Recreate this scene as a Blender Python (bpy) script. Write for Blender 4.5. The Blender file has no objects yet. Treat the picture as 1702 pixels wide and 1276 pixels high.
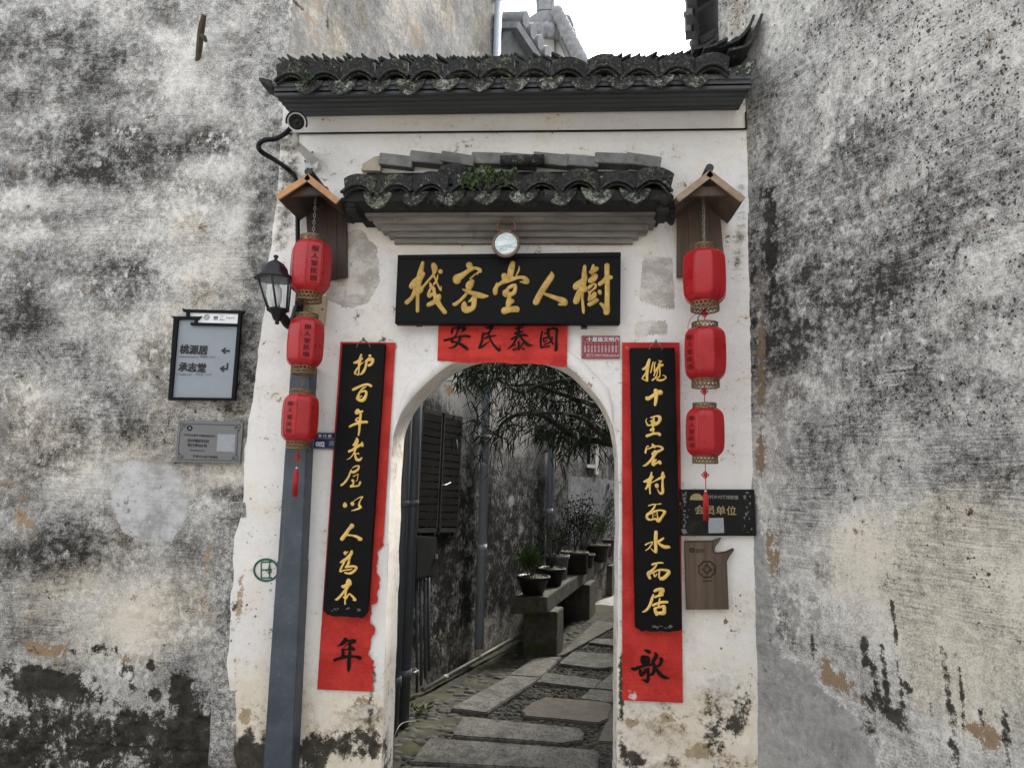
import bpy, bmesh, math, random
import numpy as np
from mathutils import Vector, Matrix
random.seed(7)
S = bpy.context.scene
COL = S.collection
R = math.radians
PI = math.pi

# ------------------------------------------------------------------ camera
W, H, F, CX, CY = 1702, 1276, 1140.0, 851.0, 638.0
EYE = np.array([0.0, 0.0, 1.55])
PITCH, YAW, ROLL = 0.13579, -0.07407, 0.02547
def cam_basis(p, y, r):
    cp, sp, cy, sy = math.cos(p), math.sin(p), math.cos(y), math.sin(y)
    f = np.array([sy*cp, cy*cp, sp]); rt = np.array([cy, -sy, 0.0]); up = np.cross(rt, f)
    c, s = math.cos(r), math.sin(r)
    return c*rt + s*up, -s*rt + c*up, f
CR, CU, CF = cam_basis(PITCH, YAW, ROLL)
cam = bpy.data.cameras.new('camera'); camo = bpy.data.objects.new('camera', cam); COL.objects.link(camo)
m = Matrix.Identity(4)
for i in range(3):
    m[i][0], m[i][1], m[i][2], m[i][3] = CR[i], CU[i], -CF[i], EYE[i]
camo.matrix_world = m
cam.sensor_width = 36.0; cam.lens = F*36.0/W; cam.clip_start = 0.05; cam.clip_end = 500
S.camera = camo

# ------------------------------------------------------------------ sky, sun, exposure
SUN_EL, SUN_AZ = R(50), R(28)          # azimuth from +Y towards +X: behind the gate, from the right
SKY_STRENGTH, SUN_STRENGTH, EXPOSURE = 0.12, 1.2, 2.3
world = bpy.data.worlds.new('World'); S.world = world; world.use_nodes = True
nt = world.node_tree; nt.nodes.clear()
sky = nt.nodes.new('ShaderNodeTexSky'); sky.sky_type = 'NISHITA'; sky.sun_disc = False
sky.sun_elevation = SUN_EL; sky.sun_rotation = SUN_AZ; sky.dust_density = 4.0; sky.air_density = 1.3; sky.ozone_density = 1.0
hs = nt.nodes.new('ShaderNodeHueSaturation'); hs.inputs['Saturation'].default_value = 0.22
bg = nt.nodes.new('ShaderNodeBackground'); bg.inputs['Strength'].default_value = SKY_STRENGTH
wo = nt.nodes.new('ShaderNodeOutputWorld')
nt.links.new(sky.outputs[0], hs.inputs['Color']); nt.links.new(hs.outputs[0], bg.inputs['Color']); nt.links.new(bg.outputs[0], wo.inputs['Surface'])
sl = bpy.data.lights.new('sun', 'SUN'); sl.energy = SUN_STRENGTH; sl.angle = R(14); sl.color = (1.0, 0.95, 0.87)
so = bpy.data.objects.new('sun', sl); COL.objects.link(so)
sd = Vector((math.sin(SUN_AZ)*math.cos(SUN_EL), math.cos(SUN_AZ)*math.cos(SUN_EL), math.sin(SUN_EL)))
so.rotation_euler = sd.to_track_quat('Z', 'Y').to_euler(); so.location = (3, 8, 12)
S.view_settings.view_transform = 'Standard'; S.view_settings.look = 'None'
S.view_settings.exposure = EXPOSURE; S.view_settings.gamma = 1.0
S.cycles.max_bounces = 8; S.cycles.diffuse_bounces = 5; S.cycles.use_denoising = True

# ------------------------------------------------------------------ measuring helpers
def ray(px, py):
    return (px-CX)/F*CR - (py-CY)/F*CU + CF
def PY(px, py, Y):
    d = ray(px, py); return EYE + d*(Y-EYE[1])/d[1]
def PZ(px, py, z=0.0):
    d = ray(px, py); return EYE + d*(z-EYE[2])/d[2]
def proj(p):
    q = np.asarray(p, float)-EYE; return CX+F*(q@CR)/(q@CF), CY-F*(q@CU)/(q@CF)
def PP(px, py, p0, n):
    d = ray(px, py); n = np.asarray(n, float); return EYE + d*(np.dot(np.asarray(p0)-EYE, n)/np.dot(d, n))
GY = 3.53                                  # face of the gate wall
XL, XR = -1.60, 0.96                       # left house corner, right house wall at the gate
LWY = 3.548                                # face of the left house
AZ = R(19.8); ADIR = np.array([math.sin(AZ), math.cos(AZ), 0]); ANRM = np.array([math.cos(AZ), -math.sin(AZ), 0])
A0 = np.array([XL, LWY, 0])
def PA(px, py, off=0.0):                   # on the alley wall
    return PP(px, py, A0 + ANRM*off, ANRM)
RAZ = R(30); RDIR = np.array([math.sin(RAZ), -math.cos(RAZ), 0]); RNRM = np.array([-math.cos(RAZ), -math.sin(RAZ), 0])
R0 = np.array([XR, GY, 0])
def PR(px, py, off=0.0):                   # on the right wall
    return PP(px, py, R0 + RNRM*off, RNRM)

# ------------------------------------------------------------------ numpy noise
def _hash(ix, iy, seed):
    with np.errstate(over='ignore'):
        h = (ix.astype(np.int64)*374761393 + iy.astype(np.int64)*668265263 + seed*1442695041) & 0x7fffffff
        h = ((h ^ (h >> 13))*1274126177) & 0x7fffffff
        h = (h ^ (h >> 16)) & 0xffff
    return h/65535.0
def vnoise(x, y, seed=0):
    ix, iy = np.floor(x), np.floor(y); fx, fy = x-ix, y-iy
    fx = fx*fx*(3-2*fx); fy = fy*fy*(3-2*fy)
    a, b, c, d = _hash(ix, iy, seed), _hash(ix+1, iy, seed), _hash(ix, iy+1, seed), _hash(ix+1, iy+1, seed)
    return (a*(1-fx)+b*fx)*(1-fy) + (c*(1-fx)+d*fx)*fy
def fbm(x, y, octv=5, seed=0, rough=0.55):
    x = np.asarray(x, float); y = np.asarray(y, float)
    s = 0; a = 1.0; t = 0
    for o in range(octv):
        s = s + a*vnoise(x*2**o+17.3*o, y*2**o-9.1*o, seed+o*31); t += a; a *= rough
    return s/t
def sstep(a, b, x):
    t = np.clip((x-a)/(b-a), 0, 1); return t*t*(3-2*t)

# ------------------------------------------------------------------ node material helper
class NM:
    def __init__(s, name):
        s.m = bpy.data.materials.new(name); s.m.use_nodes = True; s.t = s.m.node_tree; s.t.nodes.clear()
        s.out = s.n('ShaderNodeOutputMaterial'); s.bsdf = s.n('ShaderNodeBsdfPrincipled')
        s.l(s.bsdf.outputs[0], s.out.inputs['Surface'])
        s._pos = None
    def n(s, typ): return s.t.nodes.new(typ)
    def l(s, a, b): s.t.links.new(a, b)
    def put(s, inp, v):
        if hasattr(v, 'links') or hasattr(v, 'is_output'): s.l(v, inp)
        else: inp.default_value = v
    def pos(s):
        if s._pos is None: s._pos = s.n('ShaderNodeNewGeometry').outputs['Position']
        return s._pos
    def vec(s, sc=(1, 1, 1), rot=(0, 0, 0), src=None):
        k = s.n('ShaderNodeMapping'); k.inputs['Scale'].default_value = sc; k.inputs['Rotation'].default_value = rot
        s.l(src or s.pos(), k.inputs['Vector']); return k.outputs[0]
    def noise(s, v, scale, detail=6, rough=0.6, dist=0.0):
        k = s.n('ShaderNodeTexNoise'); s.put(k.inputs['Vector'], v); k.inputs['Scale'].default_value = scale
        k.inputs['Detail'].default_value = detail; k.inputs['Roughness'].default_value = rough; k.inputs['Distortion'].default_value = dist
        return k.outputs['Fac']
    def voro(s, v, scale, feat='F1', rnd=1.0):
        k = s.n('ShaderNodeTexVoronoi'); k.feature = feat; s.put(k.inputs['Vector'], v); k.inputs['Scale'].default_value = scale
        k.inputs['Randomness'].default_value = rnd; return k.outputs['Distance']
    def math(s, op, a, b=0.0, clamp=False):
        k = s.n('ShaderNodeMath'); k.operation = op; k.use_clamp = clamp; s.put(k.inputs[0], a); s.put(k.inputs[1], b); return k.outputs[0]
    def add(s, a, b): return s.math('ADD', a, b)
    def mul(s, a, b): return s.math('MULTIPLY', a, b)
    def rng(s, v, a, b, c=0.0, d=1.0):
        k = s.n('ShaderNodeMapRange'); k.interpolation_type = 'SMOOTHSTEP'; s.put(k.inputs[0], v)
        k.inputs[1].default_value = a; k.inputs[2].default_value = b; k.inputs[3].default_value = c; k.inputs[4].default_value = d
        return k.outputs[0]
    def mix(s, f, a, b):
        k = s.n('ShaderNodeMix'); k.data_type = 'RGBA'; s.put(k.inputs[0], f)
        for i, v in ((6, a), (7, b)):
            if isinstance(v, tuple): k.inputs[i].default_value = (*v[:3], 1)
            else: s.l(v, k.inputs[i])
        return k.outputs[2]
    def attr(s, name):
        k = s.n('ShaderNodeAttribute'); k.attribute_name = name
        q = s.n('ShaderNodeSeparateColor'); s.l(k.outputs['Color'], q.inputs[0]); return q.outputs
    def fin(s, col, rough=0.8, bump=None, bstr=0.3, bdist=0.01, metal=0.0, spec=None, coat=0.0):
        if isinstance(col, tuple): s.bsdf.inputs['Base Color'].default_value = (*col[:3], 1)
        else: s.l(col, s.bsdf.inputs['Base Color'])
        s.put(s.bsdf.inputs['Roughness'], rough); s.bsdf.inputs['Metallic'].default_value = metal
        if spec is not None: s.bsdf.inputs['Specular IOR Level'].default_value = spec
        if coat: s.bsdf.inputs['Coat Weight'].default_value = coat; s.bsdf.inputs['Coat Roughness'].default_value = 0.15
        if bump is not None:
            k = s.n('ShaderNodeBump'); k.inputs['Strength'].default_value = bstr; k.inputs['Distance'].default_value = bdist
            s.l(bump, k.inputs['Height']); s.l(k.outputs[0], s.bsdf.inputs['Normal'])
        return s.m

def simple(name, col, rough=0.6, var=0.15, scale=30, bstr=0.15, bdist=0.003, metal=0.0, stretch=(1, 1, 1), spec=None, dirt=0.0, coat=0.0):
    k = NM(name); v = k.vec(stretch)
    n1 = k.noise(v, scale, 5, 0.6); n2 = k.noise(v, scale*0.2, 3, 0.6)
    f = k.rng(k.add(k.mul(n1, 0.5), k.mul(n2, 0.5)), 0.3, 0.7)
    lo = tuple(c*(1-var) for c in col); hi = tuple(min(1, c*(1+var)) for c in col)
    c = k.mix(f, lo, hi)
    if dirt:
        d = k.rng(k.noise(k.pos(), 9, 8, 0.7), 0.52, 0.72, 0, dirt); c = k.mix(d, c, (0.09, 0.08, 0.065))
    return k.fin(c, k.rng(n1, 0, 1, rough*0.9, min(1, rough*1.1)), n1, bstr, bdist, metal, spec, coat)

M = {}
# old lime plaster, stains come from painted masks (mk1: grey mould, ochre, fresh cement; mk2: black grime, black specks, cream stains and painted warm light)
def plaster(name, tones, cream=(0.52, 0.47, 0.38), ochre=(0.36, 0.24, 0.13), cement=(0.35, 0.36, 0.37), black=(0.019, 0.017, 0.0135),
            bias=0.0, cloud=1.0, stroke=1.0, spk=70, bst=0.5, drip=0.0, gran=1.0, fleck=1.0, warm=0.0, cmix=.86, crack=0.0):
    k = NM(name); p = k.pos(); a = k.attr('mk1'); b = k.attr('mk2')
    wv = k.n('ShaderNodeTexNoise'); wv.inputs['Scale'].default_value = 3.0; wv.inputs['Detail'].default_value = 5; k.l(p, wv.inputs['Vector'])
    wm = k.n('ShaderNodeVectorMath'); wm.operation = 'MULTIPLY_ADD'; k.l(wv.outputs['Color'], wm.inputs[0]); wm.inputs[1].default_value = (.22, .22, .16); k.l(p, wm.inputs[2]); pw = wm.outputs[0]
    big = k.add(k.noise(pw, 2.3, 9, 0.56), -.5); mid = k.add(k.noise(k.vec((1, 1, 1.35), src=pw), 7.5, 9, 0.62), -.5); fine = k.add(k.noise(p, 34, 8, 0.66), -.5); vf = k.add(k.noise(p, 150, 4, 0.65), -.5)
    hz = k.add(k.noise(k.vec((3.2, 3.2, 80), (0, 0.07, 0)), 1.6, 6, 0.65), -.5)         # trowel strokes
    hz2 = k.add(k.noise(k.vec((9, 9, 120), (0, -0.12, 0)), 1.0, 5, 0.6), -.5)
    zone = k.rng(k.noise(p, 1.6, 4, .6), .44, .64)                                        # strokes show only here and there
    hz = k.mul(hz, zone); hz2 = k.mul(hz2, k.rng(k.noise(k.vec((1, 1, 1), src=pw), 2.3, 3, .6), .46, .62))
    vt = k.add(k.noise(k.vec((26, 26, 2.2), src=pw), 1.0, 8, 0.66), -.5)                  # run marks
    vt = k.mul(vt, k.rng(zone, 0, 1, 1, .25))
    rag = k.add(k.mul(mid, 2.4), k.add(k.mul(fine, 1.8), k.mul(vf, .8)))                  # ragged edge field
    # one continuous film of mould from bare lime (0) to black (1)
    T = k.add(k.add(k.mul(big, 1.45*cloud), k.mul(mid, .80*cloud)), k.add(k.mul(k.mul(a[0], k.rng(k.add(mid, k.mul(fine, .6)), -.16, .16, .55, 1.25)), .40), bias+.40))
    T = k.add(T, k.add(k.mul(k.add(hz, hz2), .55*stroke), k.mul(vt, 1.0*drip)))
    T = k.add(T, k.add(k.mul(fine, 1.15*gran), k.mul(vf, 1.35*gran)))
    cr = k.n('ShaderNodeValToRGB'); k.l(T, cr.inputs[0]); el = cr.color_ramp.elements
    while len(el) < len(tones): el.new(.5)
    for e_, (q_, col) in zip(el, tones): e_.position = q_; e_.color = (*col, 1)
    c = cr.outputs[0]
    wf = k.rng(k.add(b[2], k.add(k.mul(k.add(k.noise(p, 2.6, 6, .6), -.5), 2.2), k.mul(mid, 1.0))), .10, .95, 0, 1)
    mx = k.n('ShaderNodeMix'); mx.data_type = 'RGBA'; mx.blend_type = 'MULTIPLY'; k.l(wf, mx.inputs[0]); k.l(c, mx.inputs[6]); mx.inputs[7].default_value = (*cream, 1); c = mx.outputs[2]
    fl = k.add(k.mul(k.add(k.noise(k.vec((1, 1, .7)), 27, 9, .74), -.5), 3.0), k.add(k.mul(vf, 1.0), k.mul(k.add(k.noise(p, 2.7, 4, .6), -.5), 2.2)))
    c = k.mix(k.rng(fl, .36, .66, 0, .75*fleck), c, tuple(min(1, x*1.08) for x in tones[0][1]))   # chalky flecks
    # ochre underlayer and cement repairs
    oc = k.rng(k.add(a[1], k.mul(rag, .95)), .40, .60)
    c = k.mix(k.mul(oc, .92), c, k.mix(k.rng(k.add(fine, mid), -.15, .15), tuple(x*.62 for x in ochre), ochre))
    ce = k.rng(k.add(a[2], k.mul(rag, .55)), .44, .60)
    c = k.mix(k.mul(ce, cmix), c, k.mix(k.rng(k.add(k.add(k.mul(hz, .6), k.mul(vt, .45*drip)), k.add(k.mul(mid, 1.5), k.mul(vf, .6))), -.2, .2), tuple(x*.62 for x in cement), tuple(min(1, x*1.3) for x in cement)))
    # hairline cracks
    if crack:
        cv = k.n('ShaderNodeVectorMath'); cv.operation = 'MULTIPLY_ADD'; k.l(wv.outputs['Color'], cv.inputs[0]); cv.inputs[1].default_value = (.5, .5, .5); k.l(p, cv.inputs[2])
        ck = k.rng(k.add(k.voro(cv.outputs[0], 2.1, 'DISTANCE_TO_EDGE'), k.mul(vf, .010)), .0015, .0075, 1, 0)
        ck = k.mul(ck, k.rng(k.noise(p, 1.3, 3, .6), .50-.1*crack, .62, 0, 1)); c = k.mix(k.mul(ck, .8), c, (.06, .056, .05))
    # black damp
    gf = k.rng(k.add(b[0], k.add(k.mul(rag, .85), k.add(k.mul(vt, .9), k.mul(big, .8)))), .34, .74)
    c = k.mix(k.mul(gf, .95), c, k.mix(k.rng(k.add(k.noise(p, 16, 7, .68), -.5), -.14, .16), black, tuple(x*2.4+.008 for x in black)))
    # pits / black lichen specks
    sk = None
    for sc, am in ((spk, .80), (spk*.5, .66)):
        vo = k.n('ShaderNodeTexVoronoi'); k.l(k.vec((1, 1, .85)), vo.inputs['Vector']); vo.inputs['Scale'].default_value = sc
        q = k.n('ShaderNodeSeparateColor'); k.l(vo.outputs['Color'], q.inputs[0])
        den = k.math('MINIMUM', k.mul(b[1], k.add(k.add(k.mul(mid, 3.0), k.mul(big, 2.0)), .62)), .62)
        w_ = k.add(k.add(k.mul(k.add(den, k.mul(q.outputs[0], -1.0)), am), k.mul(vo.outputs['Distance'], -1.0)), k.add(k.mul(fine, .9), k.mul(vf, .5)))
        w_ = k.rng(w_, -.02, .07); sk = w_ if sk is None else k.math('MAXIMUM', sk, w_)
    sk = k.mul(sk, k.rng(b[1], .02, .15))
    c = k.mix(k.mul(sk, .88), c, (0.042, 0.037, 0.032))
    hgt = k.add(k.add(k.mul(mid, .7), k.mul(fine, .75)), k.add(k.mul(k.add(hz, hz2), .45*stroke), k.mul(vf, .45)))
    hgt = k.add(hgt, k.add(k.mul(sk, -.35), k.add(k.mul(oc, -.2), k.mul(gf, -.12))))
    return k.fin(c, .93, hgt, bst, .014, spec=.15)

LIME = ((.04, (.74, .72, .68)), (.33, (.49, .478, .452)), (.58, (.265, .26, .25)), (.84, (.115, .112, .107)), (1.0, (.040, .038, .035)))
M['plaster_left'] = plaster('old_grey_plaster', LIME, cream=(1.0, .935, .845), ochre=(.37, .26, .155), cement=(.55, .55, .56), bias=.095, stroke=1.2, spk=80, cmix=.7, cloud=1.0, drip=.28, bst=.7, crack=.0)
M['plaster_right'] = plaster('speckled_plaster', LIME, cream=(1.0, .95, .86), ochre=(.29, .20, .12), cement=(.29, .287, .28), bias=.02, stroke=1.7, cloud=.72, spk=92, drip=.7, cmix=.62, bst=.65)
M['plaster_gate'] = plaster('whitewash', ((.10, (.85, .83, .81)), (.42, (.76, .735, .71)), (.62, (.56, .53, .495)), (.82, (.33, .31, .28)), (1.0, (.12, .11, .095))), cream=(1.0, .93, .80), ochre=(.42, .32, .20), cement=(.57, .535, .485), bias=-.20, stroke=.3, cloud=.75, gran=.55, bst=.28, spk=42, fleck=.4)
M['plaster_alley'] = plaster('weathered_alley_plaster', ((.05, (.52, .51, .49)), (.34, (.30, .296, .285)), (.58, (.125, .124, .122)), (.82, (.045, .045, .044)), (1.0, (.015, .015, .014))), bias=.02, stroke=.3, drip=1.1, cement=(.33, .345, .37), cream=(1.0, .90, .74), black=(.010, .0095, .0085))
M['plaster_back'] = plaster('pale_sunlit_plaster', ((.1, (.44, .40, .335)), (.33, (.30, .288, .265)), (.52, (.215, .212, .206)), (.8, (.14, .138, .136)), (1.0, (.07, .069, .067))), bias=.06, stroke=.1, drip=.9, gran=.8, cream=(1.0, .94, .82))  # paler plaster for the upper alley wall, sunlight put into its tones

def stone_mat(name, a, b, scale=18, moss=0.0, chis=0.0):
    k = NM(name); p = k.pos(); n1 = k.noise(p, scale, 8, .7); n2 = k.noise(p, scale*.25, 6, .6); n3 = k.noise(p, scale*7, 3, .6)
    c = k.mix(k.rng(k.add(k.mul(n1, .5), k.mul(n2, .5)), .35, .65), a, b)
    c = k.mix(k.rng(n3, .55, .7, 0, .5), c, tuple(x*.45 for x in a))
    if moss: c = k.mix(k.rng(k.noise(p, 5, 6, .65), .62-.25*moss, .72), c, (.055, .06, .022))
    h = k.add(k.mul(n1, .6), k.mul(n3, .35))
    if chis:
        cv = k.noise(k.vec((22, 9, 9), (0, 0, .5)), 3.0, 3, .6); h = k.add(h, k.mul(k.rng(cv, .56, .66), -chis)); c = k.mix(k.rng(cv, .58, .68, 0, .6), c, tuple(x*.35 for x in a))
    return k.fin(c, .88, h, .6, .012, spec=.25)
M['slab'] = stone_mat('paving_stone', (.060, .058, .052), (.15, .145, .13), 22, chis=1.3)
M['slab_dark'] = stone_mat('worn_paving_stone', (.075, .066, .055), (.125, .112, .096), 12)
M['pebble'] = stone_mat('pebble_stone', (.035, .034, .030), (.115, .112, .102), 30, moss=.5)
M['bench'] = stone_mat('mossy_stone', (.055, .053, .044), (.125, .118, .10), 16, moss=.55)
M['jamb_plaster'] = plaster('granite_jamb', LIME, bias=.13, cloud=.8, stroke=0, gran=1.3, fleck=.3)
M['jamb'] = stone_mat('granite', (.13, .13, .128), (.29, .287, .28), 20)
M['moss_ground'] = stone_mat('mossy_earth', (.022, .020, .014), (.05, .047, .034), 14, moss=.9)
M['ground'] = stone_mat('street_stone', (.28, .275, .26), (.40, .39, .37), 9)
M['corbel'] = simple('grey_brick_courses', (.215, .20, .185), .9, .5, 22, .5, .008, stretch=(.2, 1, 1), dirt=.75)
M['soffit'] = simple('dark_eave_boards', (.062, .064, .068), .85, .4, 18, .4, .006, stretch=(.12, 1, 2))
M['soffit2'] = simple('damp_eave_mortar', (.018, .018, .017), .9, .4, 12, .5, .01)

def tile_mat(name, base, lich, amt, lit=(.36, .40, .32)):
    k = NM(name); p = k.pos(); n1 = k.noise(p, 16, 8, .7); n2 = k.noise(p, 75, 5, .7); n3 = k.noise(p, 5, 3, .5); n4 = k.noise(p, 160, 3, .6)
    c = k.mix(k.rng(n2, .35, .65), tuple(x*.6 for x in base), tuple(x*1.5 for x in base))
    f = k.rng(k.add(k.mul(n1, .6), k.add(k.mul(n2, .35), k.mul(n3, .3))), .80-amt*.34, .92-amt*.30)
    lc = k.mix(k.rng(n4, .4, .6), tuple(x*.42 for x in lich), lit)
    lc = k.mix(k.rng(k.noise(p, 34, 4, .6), .42, .60), lc, tuple(x*.75 for x in lich))
    c = k.mix(k.mul(f, .9), c, lc)
    c = k.mix(k.rng(k.noise(p, 55, 6, .72), .60, .66, 0, .7), c, (.36, .37, .33))
    return k.fin(c, .92, k.add(k.mul(n1, .6), k.mul(n2, .5)), .7, .008, spec=.2)
M['tile'] = tile_mat('grey_clay_tile', (.032, .033, .032), (.14, .15, .085), .47, (.33, .36, .26))
M['tile_drip'] = tile_mat('lichen_clay_tile', (.030, .031, .028), (.17, .19, .12), .60, (.60, .61, .55))
M['tile_ridge'] = tile_mat('ridge_tile_grey', (.038, .040, .038), (.10, .115, .075), .2)
M['tile_plain'] = simple('pale_grey_tile', (.17, .172, .166), .9, .45, 16, .5, .008, dirt=.8)
M['tile_beige'] = simple('sandy_brick', (.42, .37, .29), .9, .2, 25, .3, .004)
M['far_tile'] = simple('far_grey_tile', (.20, .205, .215), .85, .35, 14, .4, .01)
M['far_white'] = simple('far_whitewash', (.75, .74, .72), .9, .1, 6, .2, .01)

M['lacquer'] = simple('black_lacquer', (.0045, .0047, .005), .55, .35, 14, .12, .002, spec=.13)
k = NM('gold_paint'); p = k.pos(); n1 = k.noise(p, 60, 6, .65); n2 = k.noise(p, 14, 4, .6)
M['gold'] = k.fin(k.mix(k.rng(k.add(k.mul(n1, .5), k.mul(n2, .5)), .35, .65), (.38, .225, .045), (.60, .40, .115)), .55, n1, .25, .003, spec=.4)
M['gold_bright'] = simple('bright_gold_paint', (.78, .52, .14), .5, .16, 60, .25, .003)
k = NM('red_paper'); p = k.pos(); n1 = k.noise(p, 9, 6, .6); n2 = k.noise(p, 90, 4, .6); tr = k.attr('mk1')
c = k.mix(k.rng(k.add(k.mul(n1, .7), k.mul(n2, .3)), .35, .65), (.40, .020, .015), (.58, .040, .030))
tf = k.rng(k.add(tr[0], k.mul(k.add(k.noise(p, 55, 6, .75), -.5), 1.5)), .52, .58)
c = k.mix(tf, c, (.66, .58, .55))
wr = k.noise(k.vec((3, 3, 14), (0, .3, 0)), 2.2, 4, .55, .6); M['paper'] = k.fin(c, .72, k.add(k.mul(n1, .6), k.add(k.mul(n2, .15), wr)), .45, .012, spec=.3)
M['ink'] = simple('black_ink', (.005, .0046, .0046), .6, .3, 40, .1, .001, spec=.15)
k = NM('lantern_vinyl'); p = k.pos(); n1 = k.noise(p, 14, 4, .6)
M['lantern'] = k.fin(k.mix(k.rng(n1, .3, .7), (.35, .009, .013), (.41, .013, .018)), k.rng(n1, .3, .7, .24, .40), n1, .08, .006, spec=.42)
M['brass'] = simple('antique_brass', (.24, .165, .085), .42, .35, 90, .2, .001, metal=.75)
M['tassel'] = simple('red_tassel_thread', (.42, .012, .016), .7, .35, 160, .5, .002, stretch=(1, 1, .08))
M['wood_new'] = simple('orange_pine', (.42, .215, .09), .6, .25, 30, .25, .002, stretch=(1, 1, 1), dirt=.25)
M['wood_grey'] = simple('weathered_pine', (.30, .215, .145), .75, .3, 30, .3, .003, dirt=.35)
M['wood_dark'] = simple('dark_stained_wood', (.040, .021, .014), .55, .5, 22, .3, .003, stretch=(2.2, 1, .12))
M['wood_brown'] = simple('old_brown_wood', (.085, .055, .038), .7, .45, 22, .35, .003, stretch=(2.2, 1, .12))
M['wood_carved'] = simple('carved_grey_wood', (.088, .060, .040), .75, .5, 16, .5, .004, stretch=(2.6, 1, .12))
M['wood_line'] = simple('burnt_engraving', (.018, .013, .010), .8, .3, 40)
M['chain'] = simple('steel_chain', (.30, .30, .30), .4, .2, 50, metal=.8)
M['black_plastic'] = simple('black_plastic', (.007, .0075, .010), .5, .3, 30, spec=.25)
M['black_iron'] = simple('black_iron', (.008, .0085, .011), .42, .35, 40, .2, .002, spec=.35)
M['white_plastic'] = simple('white_plastic', (.62, .62, .60), .5, .12, 30, dirt=.3)
M['cam_body'] = simple('camera_shell', (.45, .44, .42), .45, .15, 30, dirt=.4)
M['lens'] = simple('camera_lens', (.006, .007, .008), .35, .2, 30, spec=.25)
k = NM('lamp_glass'); k.bsdf.inputs['Transmission Weight'].default_value = .96; k.bsdf.inputs['IOR'].default_value = 1.12; M['glass'] = k.fin((.90, .92, .93), .06)
M['bulb'] = simple('white_bulb', (.80, .80, .78), .3, .05, 10)
M['board_beige'] = simple('beige_board', (.50, .41, .27), .75, .12, 20, dirt=.15)
M['sign_grey'] = simple('sign_grey_panel', (.26, .288, .325), .5, .04, 20, .05)
M['sign_dark'] = simple('sign_dark_frame', (.005, .0055, .0075), .6, .25, 20, spec=.15)
M['sign_white'] = simple('sign_white_panel', (.80, .81, .83), .5, .03, 20, .05)
M['sign_text'] = simple('sign_black_text', (.012, .013, .016), .6, .1, 20)
M['sign_text2'] = simple('sign_dim_text', (.06, .065, .072), .6, .1, 20)
M['plaque_grey'] = simple('plaque_grey_metal', (.155, .158, .162), .55, .06, 25, .08)
M['plate_blue'] = simple('enamel_blue', (.016, .020, .095), .4, .15, 30)
M['plate_white'] = simple('enamel_white', (.70, .72, .76), .5, .05, 30)
M['plate_red'] = simple('enamel_maroon', (.235, .022, .038), .4, .15, 40)
M['plate_pink'] = simple('enamel_pink', (.62, .42, .42), .5, .15, 60)
M['stone_black'] = simple('black_granite', (.006, .006, .0065), .5, .5, 60, .08, .001, spec=.2, dirt=.2)
M['gold_dull'] = simple('dull_gold', (.33, .26, .12), .6, .2, 60)
M['grey_print'] = simple('faded_print', (.25, .24, .21), .7, .2, 60)
M['sticker'] = simple('pale_sticker', (.30, .32, .34), .7, .15, 120)
k = NM('grey_duct'); p = k.pos(); n1 = k.noise(p, 7, 7, .65); sc_ = k.noise(k.vec((60, 60, 3)), 1.0, 5, .6); n3 = k.noise(p, 45, 6, .7)
c = k.mix(k.rng(n1, .35, .65), (.040, .053, .072), (.066, .082, .105)); c = k.mix(k.rng(sc_, .60, .70, 0, .5), c, (.14, .155, .17)); c = k.mix(k.rng(k.add(n3, k.mul(n1, .4)), .80, .90, 0, .6), c, (.16, .15, .13))
DUCT = k.fin(c, .5, k.add(n1, k.mul(sc_, .4)), .25, .004)
M['duct'] = simple('grey_duct_paint', (.060, .071, .084), .5, .30, 9, .2, .004, dirt=.22, stretch=(1, 1, .25))
M['duct'] = DUCT
M['pipe_white'] = simple('pale_downpipe', (.34, .38, .44), .45, .1, 20)
M['pipe_dark'] = simple('dark_downpipe', (.055, .063, .075), .5, .15, 20)
M['pipe_grey'] = simple('grey_conduit', (.16, .15, .14), .5, .3, 25, dirt=.5)
M['green_paint'] = simple('green_stencil_paint', (.018, .105, .075), .8, .3, 60)
M['copper'] = simple('bronze_rim', (.20, .135, .10), .5, .25, 40, metal=.4)
k = NM('mirror_glass'); st = k.noise(k.vec((10, 10, 55), (0, .75, 0)), 1.0, 4, .6); n2 = k.noise(k.pos(), 60, 4, .6)
M['mirror'] = k.fin(k.mix(k.rng(st, .48, .62), (.42, .47, .46), (.80, .84, .84)), k.rng(st, .45, .6, .18, .5), k.add(st, k.mul(n2, .3)), .4, .006, metal=.7)  # pale slanted streaks put highlights into the mirror's colour
M['leaf'] = simple('green_leaf', (.050, .090, .022), .5, .5, 12, .05)
M['leaf_fern'] = simple('fern_leaf', (.045, .070, .022), .6, .65, 40, .05, spec=.2)
M['leaf_dark'] = simple('dark_leaf', (.016, .028, .010), .6, .5, 10, .05, spec=.15)
M['leaf_olive'] = simple('olive_leaf', (.075, .085, .035), .6, .4, 12, .05)
M['leaf_pale'] = simple('pale_leaf', (.16, .19, .11), .6, .3, 12, .05)
M['bark'] = simple('dark_bark', (.030, .027, .022), .9, .4, 30, .5, .004)
M['pot_black'] = simple('black_glazed_pot', (.010, .0095, .009), .45, .35, 30, .15, .002)
M['pot_brown'] = simple('brown_clay_pot', (.035, .023, .018), .7, .3, 30, .2, .002)
k = NM('blue_white_porcelain'); vv = k.voro(k.pos(), 70, 'DISTANCE_TO_EDGE'); M['pot_white'] = k.fin(k.mix(k.rng(vv, .10, .2), (.09, .10, .13), (.30, .31, .33)), .4)
M['soil'] = simple('mossy_soil', (.05, .058, .022), .95, .4, 40, .5, .01)
M['shutter'] = simple('dark_shutter_wood', (.018, .0165, .014), .75, .4, 20, .3, .003, stretch=(.3, .3, 3))
M['box_dark'] = simple('dark_meter_box', (.020, .021, .022), .5, .3, 25)
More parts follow.
